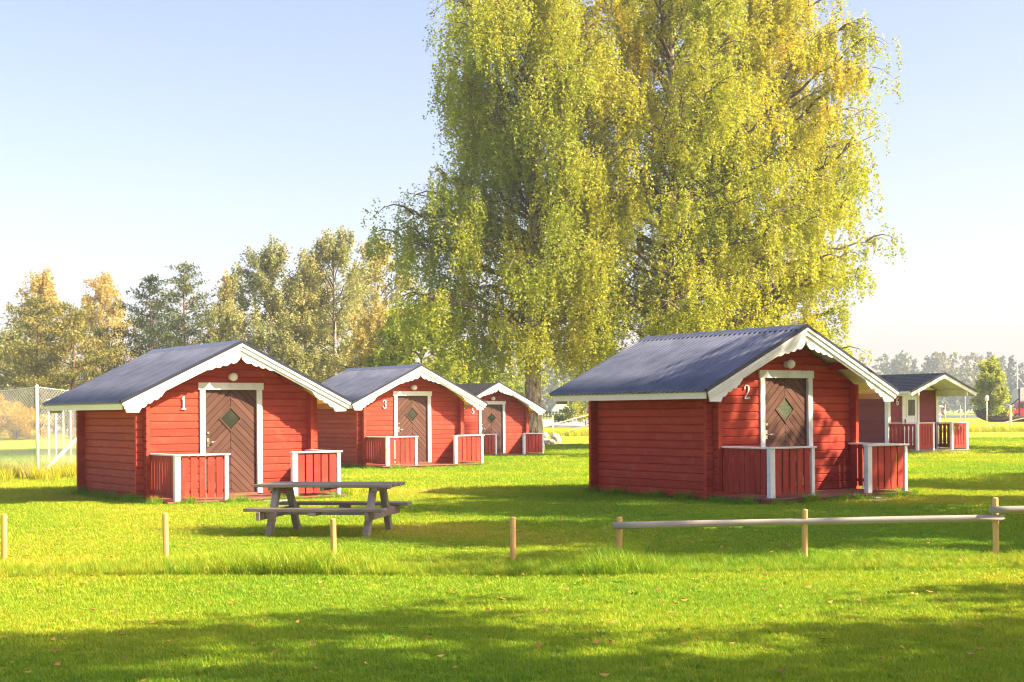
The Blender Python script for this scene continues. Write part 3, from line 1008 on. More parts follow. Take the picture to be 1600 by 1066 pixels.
def pole(name, a, b, r, label, mat='pole_grey'):
    a = Vector(a); b = Vector(b); L = (b - a).length
    n = 14
    pts = []; rad = []
    for k in range(n + 1):
        t = k / n
        pts.append((t * L, 0.006 * math.sin(3.1 * t + a.x), 0.006 * math.sin(2.2 * t + 1)))
        rad.append(r * (1 + 0.04 * math.sin(9 * t + a.x)) * (1 - .06 * t))
    o = MB().tube(pts, rad, 14).build(name, mat, None, 0, False)
    for p in o.data.polygons:
        if len(p.vertices) == 4: p.use_smooth = True
    d = (b - a).normalized()
    o.location = a
    o.rotation_euler = d.to_track_quat('X', 'Z').to_euler()
    tag(o, label, 'fence rail', 'round rails of the low fence')
    return o


P4, P5, P6, P7 = fpos[4:8]
ry = -0.066
pole('fence_rail', (P4[0] - .07, P4[1] + ry, P4[2] + .365), (P6[0] + .06, P6[1] + ry, P6[2] + .425), 0.037, 'long round weathered rail on three pine posts')
pole('fence_rail', (P6[0] - .09, P6[1] + ry + .0, P6[2] + .502), (P6[0] + 2.6, P6[1] - .3, P6[2] + .53), 0.037, 'round weathered rail leaving the frame at right, above the other')

# ------------------------------------------------------------------ ball net and goal bars at the left
def net_panel(parent, p0, p1, h, sag, cell=0.10, r=0.0045):
    a = Vector((p0[0], p0[1], 0)); b = Vector((p1[0], p1[1], 0)); L = (b - a).length; d = (b - a) / L
    m = MB()
    def P(s, z):
        t = s / L
        zz = z * (1 - sag * 4 * t * (1 - t) / h)
        q = a + d * s
        return (q.x, q.y, p0[2] + .02 + zz)
    s0 = -h
    while s0 < L:
        for up in (1, -1):
            pts = []
            for k in range(13):
                z = h * k / 12
                s = s0 + (z if up > 0 else h - z)
                if 0 <= s <= L: pts.append(P(s, z))
            if len(pts) >= 2: m.tube(pts, r, 3, False)
        s0 += cell
    m.tube([P(L * k / 12, h) for k in range(13)], 0.012, 5)
    m.tube([P(L * k / 12, 0.0) for k in range(13)], 0.008, 4)
    return m.build('net', 'net', parent)


nb_ = (-12.27, 36.2, gzf(-12.3, 36.2))
nf = empty('ball_net', nb_, 0)
tag(nf, 'tall white ball net hung from a corner post beside cabin 1', 'sports net')
MB().lathe([(0, -.1), (.045, -.1), (.045, 2.42), (.0, 2.44)], 10).build('post', 'white', nf, 0, True)
n1 = net_panel(nf, (0, 0, 0), (-4.4, 3.0, 0), 2.36, .10); n1['kind'] = 'stuff'
n2 = net_panel(nf, (0, 0, 0), (2.6, 5.2, 0), 2.36, .14); n2['kind'] = 'stuff'
MB().lathe([(0, -.1), (.045, -.1), (.045, 2.42), (.0, 2.44)], 10).build('post', 'white', nf, 0, True, (2.6, 5.2, 0))
MB().lathe([(0, -.1), (.045, -.1), (.045, 2.42), (.0, 2.44)], 10).build('post', 'white', nf, 0, True, (-4.4, 3.0, 0))
MB().tube([(0.02, -.02, .06), (1.45, 2.0, 2.02)], 0.05, 8).build('brace', 'white', nf, 0, True)
gb = empty('goal_frame', (-13.4, 44.0, gzf(-13, 44)), 0)
tag(gb, 'white frame of thin upright bars behind the ball net', 'goal')
for k in range(8):
    MB().lathe([(0, -.05), (.022, -.05), (.022, 2.15), (0, 2.16)], 8).build('upright', 'white', gb, 0, True, (-1.15 + k * .19, k * .12, 0))
MB().tube([(-1.2, -.03, 2.12), (.25, .9, 2.12)], 0.03, 8).build('crossbar', 'white', gb, 0, True)

# ------------------------------------------------------------------ trees
def leaf_arrays(P, size, tint, down=0.5, aspect=0.62, rg=rng):
    """one bent leaf (quad) per point"""
    n = len(P)
    d = rg.normal(size=(n, 3)); d[:, 2] -= down * 1.5
    d /= np.linalg.norm(d, axis=1)[:, None]
    q = rg.normal(size=(n, 3))
    s = np.cross(d, q); s /= np.linalg.norm(s, axis=1)[:, None]
    nn = np.cross(d, s)
    sz = (size * rg.uniform(.7, 1.3, n))[:, None]
    V = np.empty((n, 4, 3), np.float32)
    V[:, 0] = P; V[:, 1] = P + d * sz * .45 + s * sz * aspect * .5 + nn * sz * .08
    V[:, 2] = P + d * sz; V[:, 3] = P + d * sz * .45 - s * sz * aspect * .5 + nn * sz * .08
    F = np.arange(n * 4).reshape(n, 4)
    T = np.repeat(np.clip(tint + rg.normal(0, .05, n), 0, 1), 4)
    return V.reshape(-1, 3), F, T


def tubes_np(segs, n=5):
    """segs: list of (pts (k,3), radii (k)) -> verts, quads"""
    V = []; F = []; b = 0
    for pts, rad in segs:
        pts = np.asarray(pts); k = len(pts)
        t = np.gradient(pts, axis=0); t /= np.linalg.norm(t, axis=1)[:, None] + 1e-9
        ref = np.array([0.3, 0.9, 0.2]) if abs(t[0][1]) < .8 else np.array([.9, .1, .3])
        u = np.cross(t, ref); u /= np.linalg.norm(u, axis=1)[:, None]
        w = np.cross(t, u)
        a = np.linspace(0, 2 * np.pi, n, endpoint=False)
        ring_ = pts[:, None] + (u[:, None] * np.cos(a)[None, :, None] + w[:, None] * np.sin(a)[None, :, None]) * np.asarray(rad)[:, None, None]
        V.append(ring_.reshape(-1, 3))
        i = np.arange(k - 1)[:, None] * n; j = np.arange(n)[None]
        j2 = (j + 1) % n
        F.append(np.stack([b + i + j, b + i + j2, b + i + n + j2, b + i + n + j], -1).reshape(-1, 4))
        b += k * n
    return np.concatenate(V), np.concatenate(F)


def smooth_noise(seed):
    rg = np.random.default_rng(seed)
    k = rg.normal(size=(10, 3)); k /= np.linalg.norm(k, axis=1)[:, None]; k *= rg.uniform(.35, 1.3, 10)[:, None]
    ph = rg.uniform(0, 6.28, 10)
    def f(P):
        return np.sin(P @ k.T + ph).sum(1) / 10 * 1.6
    return f


def birch(base, H, prof, seed, n_limb=60, n_str=4800, leaf=0.10, per=30, str_len=(.5, 1.9), tint0=.35, tint_var=.25, tint_top=0.15, trunk_r=.36,
          droop=1.0, name='birch_tree', label='', cat='tree', group=None, lean=(0, 0), off=None, first=.16, mat='birch_leaf', barkm='bark', orange=.06, warm_dir=None, floor=.25):
    """weeping birch: trunk, rising limbs, side branches and hanging leafy strands.
    prof(t, az) -> crown radius in metres at relative height t in direction az"""
    rg = np.random.default_rng(seed)
    t = empty(name, base, 0)
    tag(t, label, cat, group)
    k = 14
    s = np.linspace(0, 1, k)
    wob = np.cumsum(rg.normal(0, .012 * H / 10, (k, 2)), 0) * np.minimum(1, s * 3)[:, None]
    tp = np.stack([lean[0] * s ** 1.5 + wob[:, 0], lean[1] * s ** 1.5 + wob[:, 1], -0.15 + s * (H * .97 + .15)], -1)
    tr = trunk_r * (1 - s) ** .8 + .02
    tr[0] *= 1.35; tr[1] *= 1.05
    V, F = tubes_np([(tp, tr)], 12)
    link('trunk', mesh_np('trunk', V, F, M[barkm], True), t)
    segs = []; anchors = []; wts = []
    for i in range(n_limb):
        tt = first + (1 - first) * ((i + rg.uniform(0, 1)) / n_limb) ** .9
        tt = min(tt, .985)
        az = i * 2.39996 + rg.uniform(-.5, .5)
        rad = prof(tt, az) * rg.uniform(.72, 1.08)
        st = np.array([np.interp(tt * .86, s, tp[:, j]) for j in range(3)])
        out = np.array([math.cos(az), math.sin(az), 0])
        up = (tt * H - st[2]) + rg.uniform(-.2, .6)
        kk = 7; ls = np.linspace(0, 1, kk)
        P = st + out * (rad * ls[:, None]) + np.array([0, 0, 1]) * (up * (1.7 * ls - .7 * ls ** 2)[:, None])
        P[1:] += rg.normal(0, .05 * max(rad, .6) * .6, (kk - 1, 3))
        r0 = max(.02, min(trunk_r * .42, .030 * rad + .012)) * (1 - .4 * tt)
        segs.append((P, r0 * (1 - ls) ** .8 + .008))
        for q in np.linspace(.3, 1, 9):
            c = np.array([np.interp(q, ls, P[:, j]) for j in range(3)])
            anchors.append(c); wts.append(.5 + q)
        nsub = int(4 + rad)
        for j in range(nsub):
            q = rg.uniform(.25, .98)
            c = np.array([np.interp(q, ls, P[:, m]) for m in range(3)])
            a2 = az + rg.choice([-1, 1]) * rg.uniform(.3, 1.3)
            l2 = max(.35, rad * rg.uniform(.18, .42))
            o2 = np.array([math.cos(a2), math.sin(a2), 0])
            l3 = np.linspace(0, 1, 5)
            P2 = c + o2 * (l2 * l3[:, None]) + np.array([0, 0, 1]) * (l2 * (.9 * l3 - (.5 + .5 * droop) * l3 ** 2)[:, None])
            segs.append((P2, r0 * .4 * (1 - l3) + .006))
            for q2 in (.35, .6, .8, 1):
                anchors.append(np.array([np.interp(q2, l3, P2[:, m]) for m in range(3)])); wts.append(1.2)
    A = np.array(anchors); W = np.array(wts); W /= W.sum()
    V, F = tubes_np(segs, 5)
    link('limbs', mesh_np('limbs', V, F, M['bark_limb'], True), t)
    idx = rg.choice(len(A), n_str, p=W)
    S = A[idx] + rg.normal(0, .16 + .02 * H / 10, (n_str, 3))
    ln = rg.uniform(*str_len, n_str) * (0.55 + .45 * droop)
    az = rg.uniform(0, 6.28, n_str)
    fl = rg.uniform(.1, .35, n_str) * ln
    q = rg.uniform(0, 1, (n_str, per)) ** .9
    hx = np.cos(az)[:, None] * fl[:, None] * np.sqrt(q); hy = np.sin(az)[:, None] * fl[:, None] * np.sqrt(q)
    hz = -ln[:, None] * (q * droop + (1 - droop) * (q - .5) * .6) + .12 * ln[:, None] * (q < .3)
    P = S[:, None] + np.stack([hx, hy, hz], -1)
    P = P + rg.normal(0, .02 + leaf * .32, P.shape)
    fn = smooth_noise(seed + 5); f2 = smooth_noise(seed + 9)
    base_t = tint0 + tint_var * fn(S * .8) + tint_top * (S[:, 2] / H - .5)
    if warm_dir is not None:
        base_t = base_t + (S[:, 0] * warm_dir[0])
    hot = (f2(S * 1.3) > .62) * rg.uniform(.1, .25, n_str) * (orange > 0)
    base_t = base_t + hot + rg.normal(0, .05, n_str)
    T = np.repeat(base_t, per)
    P = P.reshape(-1, 3)
    low = P[:, 2] > floor + (rg.uniform(-.6, .9, len(P)) if floor > 1 else 0)
    P, T = P[low], T[low]
    V, F, T = leaf_arrays(P, leaf, T, .5 * droop, .65, rg)
    cr = link('crown', mesh_np('crown', V, F, M[mat], False, {'tint': T}), t)
    cr['kind'] = 'stuff'
    return t


def profile(points, lumps=0.18, seed=0, left=1.0, right=1.0):
    ts = [p[0] for p in points]; rs = [p[1] for p in points]
    rg = np.random.default_rng(seed); ph = rg.uniform(0, 6.28, 4)
    def f(t, az):
        r = float(np.interp(t, ts, rs))
        side = (left * (1 - math.cos(az)) + right * (1 + math.cos(az))) / 2
        return r * side * (1 + lumps * math.sin(2 * az + 9 * t + ph[0]) + lumps * .7 * math.sin(3 * az - 14 * t + ph[1]))
    return f


BIG = 'tall birches behind the cabins'
birch((0.93, 62.5, gzf(.9, 62.5)), 22.8, profile([(.0, 2), (.14, 3.4), (.25, 4.9), (.34, 5.6), (.47, 5.7), (.55, 4.9), (.7, 4.5), (.83, 4.3), (.94, 2.6), (1, .5)], .10, 1, 1.0, .8), 11, 90, 8800, .115, 32, (.6, 2.4),
      .38, .18, .2, .40, 1.0, label='tall green weeping birch with thick trunk behind cabin 5', group=BIG, warm_dir=(.014,), first=.2, floor=3.4)
birch((7.5, 65.5, gzf(7.5, 65.5)), 24.6, profile([(.0, 2), (.14, 4.8), (.3, 5.9), (.5, 6.1), (.7, 5.5), (.88, 4.4), (1, .8)], .12, 2, 1.0, 1.0), 22, 84, 7000, .122, 32, (.5, 1.8),
      .45, .15, .06, .34, .9, label='tall yellowing birch in the middle of the grove above cabin 2', group=BIG, floor=2.6)
birch((12.8, 69.5, gzf(12.8, 69.5)), 24.2, profile([(.0, 1.8), (.14, 4.1), (.3, 5.1), (.5, 5.5), (.66, 5.6), (.86, 4.4), (1, 1.1)], .08, 3, 1.0, 1.0), 33, 84, 7000, .126, 32, (.5, 1.7),
      .46, .16, .1, .34, .85, label='tall yellow birch at the right of the grove, behind cabin 2', group=BIG, floor=2.4)


def uZ(u, Z):
    return (u - 800) / 2189 * Z


BACK = 'trees along the far edge of the meadow'


def back_birch(u, Z, H, wid, seed, tint, lab, droop=.6, leaf=.17, n=1050, per=24, orange=0, first=.18, name='birch_tree'):
    x = uZ(u, Z)
    birch((x, Z, gzf(x, Z)), H, profile([(.0, wid * .7), (.2, wid * 1.2), (.4, wid * 1.3), (.65, wid * 1.1), (.85, wid * .7), (1, .3)], .2, seed), seed, 38, int(n * 1.1), leaf, per, (.5, 1.6),
          tint, .22, .25, .16, droop, label=lab, group=BACK, orange=orange, first=first, name=name, mat='birch_pale' if name == 'birch_tree' else 'birch_leaf')


back_birch(425, 98, 13.8, 3.3, 41, .36, 'pale birch directly behind the ridge of cabin 1')
back_birch(478, 104, 12.6, 3.0, 42, .30, 'greener birch between the two tallest back birches')
back_birch(525, 99, 14.9, 3.5, 43, .38, 'tallest birch of the background row, left of the big grove')
back_birch(590, 112, 15.4, 2.8, 44, .46, 'thin whitish birch touching the left side of the big birch', .6, .20, 620)
back_birch(595, 90, 8.6, 2.6, 45, .55, 'small golden birch above the roof of cabin 3', .3, .18, 800, 20, .3, .1)
back_birch(358, 118, 13.0, 1.5, 46, .60, 'slim yellowing birch right of the pines', .5, .20, 480)
back_birch(163, 125, 14.2, 2.6, 47, .62, 'orange tinted birch rising behind the left pines', .5, .2, 620)
back_birch(62, 122, 14.2, 2.6, 48, .52, 'yellow green birch at the far left, tallest there', .5, .2, 800)
back_birch(14, 116, 8.6, 2.4, 49, .22, 'dark green low birch at the left edge', .4, .2, 760, first=.06)
back_birch(660, 86, 8.3, 3.2, 50, .30, 'bright green rowan left of the big birch trunk', 0.05, .24, 1000, 20, 0, .08, 'rowan_tree')
back_birch(705, 96, 5.2, 2.6, 51, .50, 'lime green bush like tree behind cabin 3 and cabin 5', 0.05, .22, 700, 20, 0, .06, 'rowan_tree')
x = uZ(1548, 150)
birch((x, 150, gzf(x, 150)), 6.4, profile([(0, 1.0), (.2, 1.8), (.45, 1.9), (.75, 1.2), (1, .25)], .12, 4), 52, 30, 900, .24, 20, (.3, .7), .36, .12, .1, .1, .1, orange=0,
      label='lone bright yellow green tree beside the red van', name='maple_tree', first=.12)


def pine(u, Z, H, wid, seed, tint, lab, first=.35):
    rg = np.random.default_rng(seed)
    x = uZ(u, Z)
    t = empty('pine_tree', (x, Z, gzf(x, Z)), 0)
    tag(t, lab, 'tree', BACK)
    s = np.linspace(0, 1, 8)
    tp = np.stack([np.sin(s * 3 + seed) * .15, np.cos(s * 2 + seed) * .15, s * H - .1], -1)
    V, F = tubes_np([(tp, .17 * (1 - s) + .02)], 9)
    link('trunk', mesh_np('trunk', V, F, M['bark_pine'], True), t)
    segs = []; PP = []; TT = []
    n = int(H * 3.0)
    for i in range(n):
        tt = first + (1 - first) * (i + rg.uniform()) / n
        tt = min(tt, .99)
        az = i * 2.4 + rg.uniform(-.5, .5)
        r = wid * np.interp(tt, [first, .5, .75, 1], [.75, 1.0, .7, .12]) * rg.uniform(.55, 1.1)
        c = np.array([0, 0, tt * H])
        o = np.array([math.cos(az), math.sin(az), 0])
        ls = np.linspace(0, 1, 5)
        P = c + o * (r * ls[:, None]) + np.array([0, 0, 1]) * ((.05 + .3 * tt) * r * ls + .12 * r * ls ** 2)[:, None]
        segs.append((P, .045 * (1 - ls) + .01))
        for q in np.linspace(.4, 1, max(2, int(r * 2.2))):
            cc = np.array([np.interp(q, ls, P[:, m]) for m in range(3)])
            m = 56
            pad = .36 + .22 * r * q
            pts = cc + rg.normal(0, 1, (m, 3)) * np.array([pad, pad, pad * .26]) * .6
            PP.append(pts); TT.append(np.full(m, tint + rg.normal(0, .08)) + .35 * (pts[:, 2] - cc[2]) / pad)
    V, F = tubes_np(segs, 4)
    link('limbs', mesh_np('limbs', V, F, M['bark_pine'], True), t)
    P = np.concatenate(PP); T = np.concatenate(TT)
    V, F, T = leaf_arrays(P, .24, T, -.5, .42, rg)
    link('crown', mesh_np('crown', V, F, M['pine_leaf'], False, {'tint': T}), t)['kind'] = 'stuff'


pine(58, 108, 10.6, 3.6, 61, .62, 'golden lit pine at the left, in front of the yellow birch', .14)
pine(112, 106, 9.8, 3.9, 62, .72, 'broad golden pine beside the net, left of the dark pines', .12)
pine(158, 112, 8.4, 3.0, 63, .56, 'low golden pine right of the broad golden pine', .12)
pine(238, 112, 12.4, 3.6, 64, .10, 'dark green pine, left one of the tall pair', .22)
pine(292, 116, 13.8, 3.4, 65, .42, 'tall green pine, right one of the pair behind cabin 1', .20)
pine(262, 124, 9.0, 3.2, 66, .22, 'short dark pine between the tall pair', .12)
pine(332, 120, 9.6, 2.6, 67, .60, 'small sunlit pine right of the tall pair', .15)

# undergrowth along the far edge
def shrub(u, Z, H, wid, seed, tint, lab, name='shrub', leaf=.22, n=420, mat='birch_leaf'):
    x = uZ(u, Z)
    birch((x, Z, gzf(x, Z)), H, profile([(.0, wid), (.3, wid * 1.1), (.6, wid), (1, wid * .35)], .2, seed), seed, 24, n, leaf, 18, (.2, .6), tint, .3, .1, .05, .1,
          label=lab, cat='shrub', group='shrubs below the background trees', name=name, first=.03, mat=mat)


sh = [(-10, 100, 2.6, 2.4, .85, 'rust orange shrub at the left edge behind the net'), (26, 98, 2.0, 1.8, .80, 'small orange shrub right of the rust one behind the net'),
      (85, 118, 3.4, 3.2, .12, 'dark undergrowth shrub behind the net post'), (140, 120, 3.6, 3.4, .2, 'dark undergrowth shrub left of the cabin 1 roof'),
      (210, 122, 4.4, 3.4, .15, 'dark shrub under the dark pine'), (300, 124, 4.4, 3.6, .25, 'shrub under the tall green pine'),
      (380, 112, 5.0, 3.4, .4, 'yellow green shrub above the ridge of cabin 1'), (450, 108, 5.6, 3.4, .35, 'green shrub below the pale birch'),
      (520, 106, 5.0, 3.2, .32, 'green shrub left of cabin 3 ridge'), (760, 120, 5.0, 3.4, .3, 'green shrub behind the roof of cabin 5'), (915, 130, 4.6, 2.8, .3, 'green shrub behind the black fence by cabin 2'),
      (800, 140, 7.0, 3.4, .25, 'pale green tree like shrub left of the birch trunk')]
for k, (u, Z, H, w, tn, lb) in enumerate(sh):
    shrub(u, Z, H, w, 80 + k, tn, lb)

# far wood across the lake: one mass
def far_wood():
    rg = np.random.default_rng(5)
    PP = []; TT = []
    for (x0, x1, y0, n, hm) in ((50, 330, 505, 420, 12.6), (-420, 60, 430, 240, 13)):
        for i in range(n):
            x = rg.uniform(x0, x1); y = y0 + rg.uniform(0, 70)
            h = hm * rg.uniform(.75, 1.25) + (5 if y > y0 + 40 else 0)
            con = rg.uniform() < .45
            m = 240
            t = rg.uniform(0, 1, m)
            if con: r = (1 - t) * .16 * h + .4
            else: r = np.sin(np.clip(t, .08, .98) * math.pi) ** .6 * .24 * h
            a = rg.uniform(0, 6.28, m); q = np.sqrt(rg.uniform(.1, 1, m))
            P = np.stack([x + r * q * np.cos(a), y + r * q * np.sin(a), gz(np.full(m, x), np.full(m, 520.0 if y0 > 500 else y)) + h * (.05 + .95 * t) + (4 * ss(505, 570, y) if y0 > 500 else 0)], -1)
            PP.append(P); TT.append(np.full(m, rg.uniform(0.0, .35) if con else rg.uniform(.25, .95)))
    P = np.concatenate(PP); T = np.concatenate(TT)
    V, F, T = leaf_arrays(P, 1.35, T, .0, .8, rg)
    o = link('far_wood', mesh_np('far_wood', V, F, M['far_leaf'], False, {'tint': T}))
    tag(o, 'hazy mixed wood along the far lake shore', 'wood', None, 'stuff')


far_wood()

# trees outside the frame to the right whose shade falls on the lawn
SH = 'trees right of the frame that shade the lawn'
for k, (x, y, H, w, n, lab) in enumerate([(12.5, 5.1, 13.0, 4.2, 640, 'birch right of the camera, nearest the viewer'), (19.0, 3.9, 14.5, 4.4, 500, 'birch right of the camera, second from the viewer'),
                                       (18.5, 14.4, 17.0, 3.6, 2000, 'birch right of the frame level with the picnic table'), (17.0, 19.2, 14.5, 3.8, 1700, 'birch right of the frame beside cabin 2'),
                                       (24.5, 25.0, 14.5, 3.9, 1500, 'birch far right of the frame behind cabin 2'), (21.0, 10.4, 11.0, 2.6, 380, 'thin birch right of the rail fence'), (26.5, 49.5, 23.0, 4.8, 2600, 'birch far off to the right, level with the sixth porch')]):
    birch((x, y, gzf(x, y)), H, profile([(.0, w * .5), (.25, w * .9), (.5, w), (.75, w * .8), (1, .4)], .2, 70 + k), 170 + k, 36, n, .22, 18, (.4, 1.4), .4, .2, .1, .2, .7,
          label=lab, group=SH, first=.22)

# ------------------------------------------------------------------ things at the far edge of the lawn
def far_post(u, Z, h, lab, r=.06, mat='pole_grey', name='barrier_post'):
    x = uZ(u, Z)
    o = MB().lathe([(0, -.1), (r, -.1), (r, h - .02), (r * .8, h), (0, h)], 10).build(name, mat, None, 0, False, (x, Z, gzf(x, Z)))
    tag(o, lab, 'post')


far_post(1579, 104, 1.9, 'pale timber post standing by the red van', .10, 'white')
far_post(863.5, 96, 1.45, 'thin pale post on the lawn edge right of cabin 5', .04, 'white')


def far_pole(u0, Z0, h0, u1, Z1, h1, lab, r=.05):
    x0, x1 = uZ(u0, Z0), uZ(u1, Z1)
    pole('fence_rail', (x0, Z0, gzf(x0, Z0) + h0), (x1, Z1, gzf(x1, Z1) + h1), r, lab)


far_pole(1512, 103, .06, 1620, 104, 1.15, 'thin dark rail slanting up from the grass by the red van')
far_pole(868, 96, .06, 935, 97, .95, 'thin rail slanting up behind cabin 2, lower of two')
far_pole(836, 96.3, .5, 928, 99, 1.55, 'thin rail slanting up behind cabin 2, upper of two')
x = uZ(1542, 146)
lp = empty('lamp_post', (x, 146, gzf(x, 146)), 0)
tag(lp, 'white lamp post with a round head in front of the yellow tree', 'lamp post')
MB().lathe([(0, -.1), (.05, -.1), (.05, 2.3), (0, 2.3)], 10).build('pole', 'white', lp, 0, True)
MB().lathe([(0, 0), (.12, 0), (.19, .12), (.19, .42), (.12, .56), (0, .6)], 14).build('lamp_head', 'white', lp, 0, True, (0, 0, 2.25))

# picket fence, dark, behind the gravel
pf = empty('picket_fence', (uZ(840, 182), 182, gzf(uZ(880, 182), 182)), 0)
tag(pf, 'dark picket fence beyond the gravel road', 'fence')
me = MB().prism([(-.055, 0), (.055, 0), (.055, .95), (0, 1.05), (-.055, .95)], 'y', -.012, .012).mesh('picket', 'black')
for k in range(44):
    link('picket', me, pf, (k * .19, 0, 0))
MB().box(-.1, 8.4, .013, .05, .25, .33).box(-.1, 8.4, .013, .05, .72, .8).build('fence_bar', 'black', pf)

# white boat cover behind the fence
x = uZ(876, 192)
bt = empty('covered_boat', (x, 192, gzf(x, 192)), 0)
tag(bt, 'white tarpaulin tent over a boat behind the picket fence', 'boat')
MB().prism([(-1.4, .5), (1.5, .5), (1.1, 1.5), (.1, 2.3), (-.5, 2.1), (-1.2, 1.2)], 'y', -1, 1).build('cover', 'white', bt, .05)
MB().prism([(-1.5, .45), (1.6, .45), (1.2, -.02), (-1.1, -.02)], 'y', -.8, .8).build('hull', 'grey_paint', bt, .05)
# bench trestle frame, whitish
x = uZ(897, 150)
tf = empty('trestle', (x, 150, gzf(x, 150)), 0)
tag(tf, 'pale slanted trestle frame at the gravel road', 'trestle')
for (a, b) in (((-.9, 0, 0), (.5, 0, 1.7)), ((-.4, .4, 0), (.9, .4, 1.6)), ((.9, 0, 0), (.1, .2, 1.6)), ((-.8, .2, 1.5), (.9, .2, 1.6))):
    MB().tube([a, b], .05, 8).build('bar', 'grey_paint', tf)
# red and white marker
x = uZ(921, 140)
mk = empty('marker_buoy', (x, 140, gzf(x, 140)), 0)
tag(mk, 'white marker with a red round top beside cabin 2 corner', 'marker')
MB().lathe([(0, 0), (.22, 0), (.2, .8), (0, .85)], 12).build('base', 'white', mk, 0, True)
MB().lathe([(0, .8), (.28, .9), (.34, 1.15), (.28, 1.4), (0, 1.5)], 14).build('top', 'van_red', mk, 0, True)

# stacked pale stones by cabin 5
rs = np.random.default_rng(3)
stl = ['flat pale stone at the foot of the heap by cabin 5', 'top stone of the heap by cabin 5', 'pale stone at the right of the heap by cabin 5', 'pale stone leaning on cabin 5 railing side', 'small stone before the heap by cabin 5', 'pale stone standing alone right of the heap']
for k, (u, Z, s, hh, zz) in enumerate([(847, 78, .42, .36, 0), (848, 78.1, .34, .34, .33), (858, 77, .34, .28, 0), (844, 79, .4, .7, 0), (853, 75, .22, .2, 0), (868, 78, .3, .55, 0)]):
    x = uZ(u, Z)
    bm = bmesh.new(); bmesh.ops.create_icosphere(bm, subdivisions=2, radius=1)
    for v in bm.verts:
        f = 1 + rs.uniform(-.16, .16)
        v.co = Vector((v.co.x * s * f, v.co.y * s * f, max(-.5, v.co.z) * hh * .7 * f + hh * .33))
    me = bpy.data.meshes.new('stone'); bm.to_mesh(me); bm.free(); me.materials.append(M['stone'])
    o = link('stone', me, None, (x, Z, gzf(x, Z) + zz), (0, 0, rs.uniform(0, 6)))
    tag(o, stl[k], 'stone', 'pale stones near cabin 5')

# long tarred boat on the shore and the red van with its grey load
x = uZ(1526, 150)
bo = empty('wooden_boat', (x, 150, gzf(x, 150)), R(-2))
tag(bo, 'long low dark brown boat hull lying before the red van', 'boat')
hull = MB()
n = 14
prof_ = []
for k in range(n + 1):
    t = k / n; X = t * 9.0
    w = .75 * math.sin(math.pi * min(max(t, .03), .97)) ** .55
    rise = .75 * (1 - min(t / .16, 1)) ** 1.5 + .3 * max(0, (t - .85) / .15) ** 2
    prof_.append((X, w, rise))
b = 0
for (X, w, rise) in prof_:
    hull.v += [(X, -w, .62 + rise), (X, -w * .85, .25 + rise * .8), (X, 0, .02 + rise * .75), (X, w * .85, .25 + rise * .8), (X, w, .62 + rise), (X, w * .93, .62 + rise), (X, 0, .12 + rise * .8), (X, -w * .93, .62 + rise)]
for k in range(n):
    for j in range(8):
        j2 = (j + 1) % 8
        hull.f.append((k * 8 + j, k * 8 + j2, k * 8 + 8 + j2, k * 8 + 8 + j))
hull.f.append(tuple(range(8))); hull.f.append(tuple(n * 8 + 7 - j for j in range(8)))
hull.build('hull', 'tar', bo, 0, True)
MB().tube([(2.0, 0, .45), (4.6, .3, 2.5)], .09, 8).build('boom', 'tar', bo)
MB().box(4.55, 4.68, .2, .4, .3, 3.6).build('upright', 'black', bo)

x = uZ(1570, 160)
vn = empty('van', (x, 160, gzf(x, 160)), 0)
tag(vn, 'red van cut off by the right edge of the frame', 'van')
body = [(0.0, .45), (0.02, .95), (.15, 1.15), (1.0, 1.38), (1.55, 2.15), (2.2, 2.3), (5.4, 2.3), (5.5, .45), (4.75, .42), (4.4, .42), (1.7, .42), (.4, .40)]
MB().prism(body, 'y', -.9, .9).build('body', 'van_red', vn, .06)
for (xw) in (1.05, 4.4):
    for yw in (-.93, .93):
        w = MB().lathe([(.0, -.1), (.30, -.1), (.36, -.06), (.36, .06), (.30, .1), (0, .1)], 18).build('wheel', 'tyre', vn, 0, False, (xw, yw, .36), (R(90), 0, 0))
        MB().lathe([(0, -.02), (.2, -.01), (.22, .01), (0, .015)], 14).build('rim', 'metal', w, 0, False, (0, 0, .105 if yw < 0 else -.105), None)
        MB().tube([(xw + .45 * math.cos(R(a)), yw * .975, .36 + .45 * math.sin(R(a))) for a in range(0, 181, 20)], .03, 6).build('wheel_arch', 'black', vn)
MB().prism([(1.12, 1.42), (1.6, 2.08), (2.3, 2.1), (2.3, 1.42)], 'y', -.915, -.905).build('side_window', 'pane', vn)
MB().prism([(.03, .8), (.12, .8), (.12, 1.0), (.05, 1.0)], 'y', -.75, -.45).build('headlight', 'metal', vn)
MB().prism([(.0, .45), (-.06, .45), (-.06, .65), (0, .65)], 'y', -.9, .9).build('bumper', 'black', vn)
x = uZ(1584, 172)
sb = empty('sailing_boat', (x, 172, gzf(x, 172)), 0)
tag(sb, 'grey covered sailing boat with a thin white mast behind the red van', 'boat')
MB().prism([(0, 1.9), (.2, 3.6), (.7, 3.9), (1.2, 3.7), (2.0, 2.6), (5, 2.6), (5, 1.9)], 'y', -1, 1).build('cover', 'grey_paint', sb, .05)
MB().prism([(-.6, 1.9), (5, 1.9), (4.6, .7), (.5, .6)], 'y', -.9, .9).build('hull', 'white', sb, .05)
MB().box(.6, .8, -.7, .7, 0, .62).box(3.8, 4, -.7, .7, 0, .7).build('cradle', 'grey_wood', sb)
MB().tube([(.45, 0, 3.6), (.45, 0, 7.4)], .06, 8).build('mast', 'white', sb)
MB().tube([(.45, 0, 5.4), (2.2, 0, 3.0)], .025, 5).build('stay', 'white', sb)

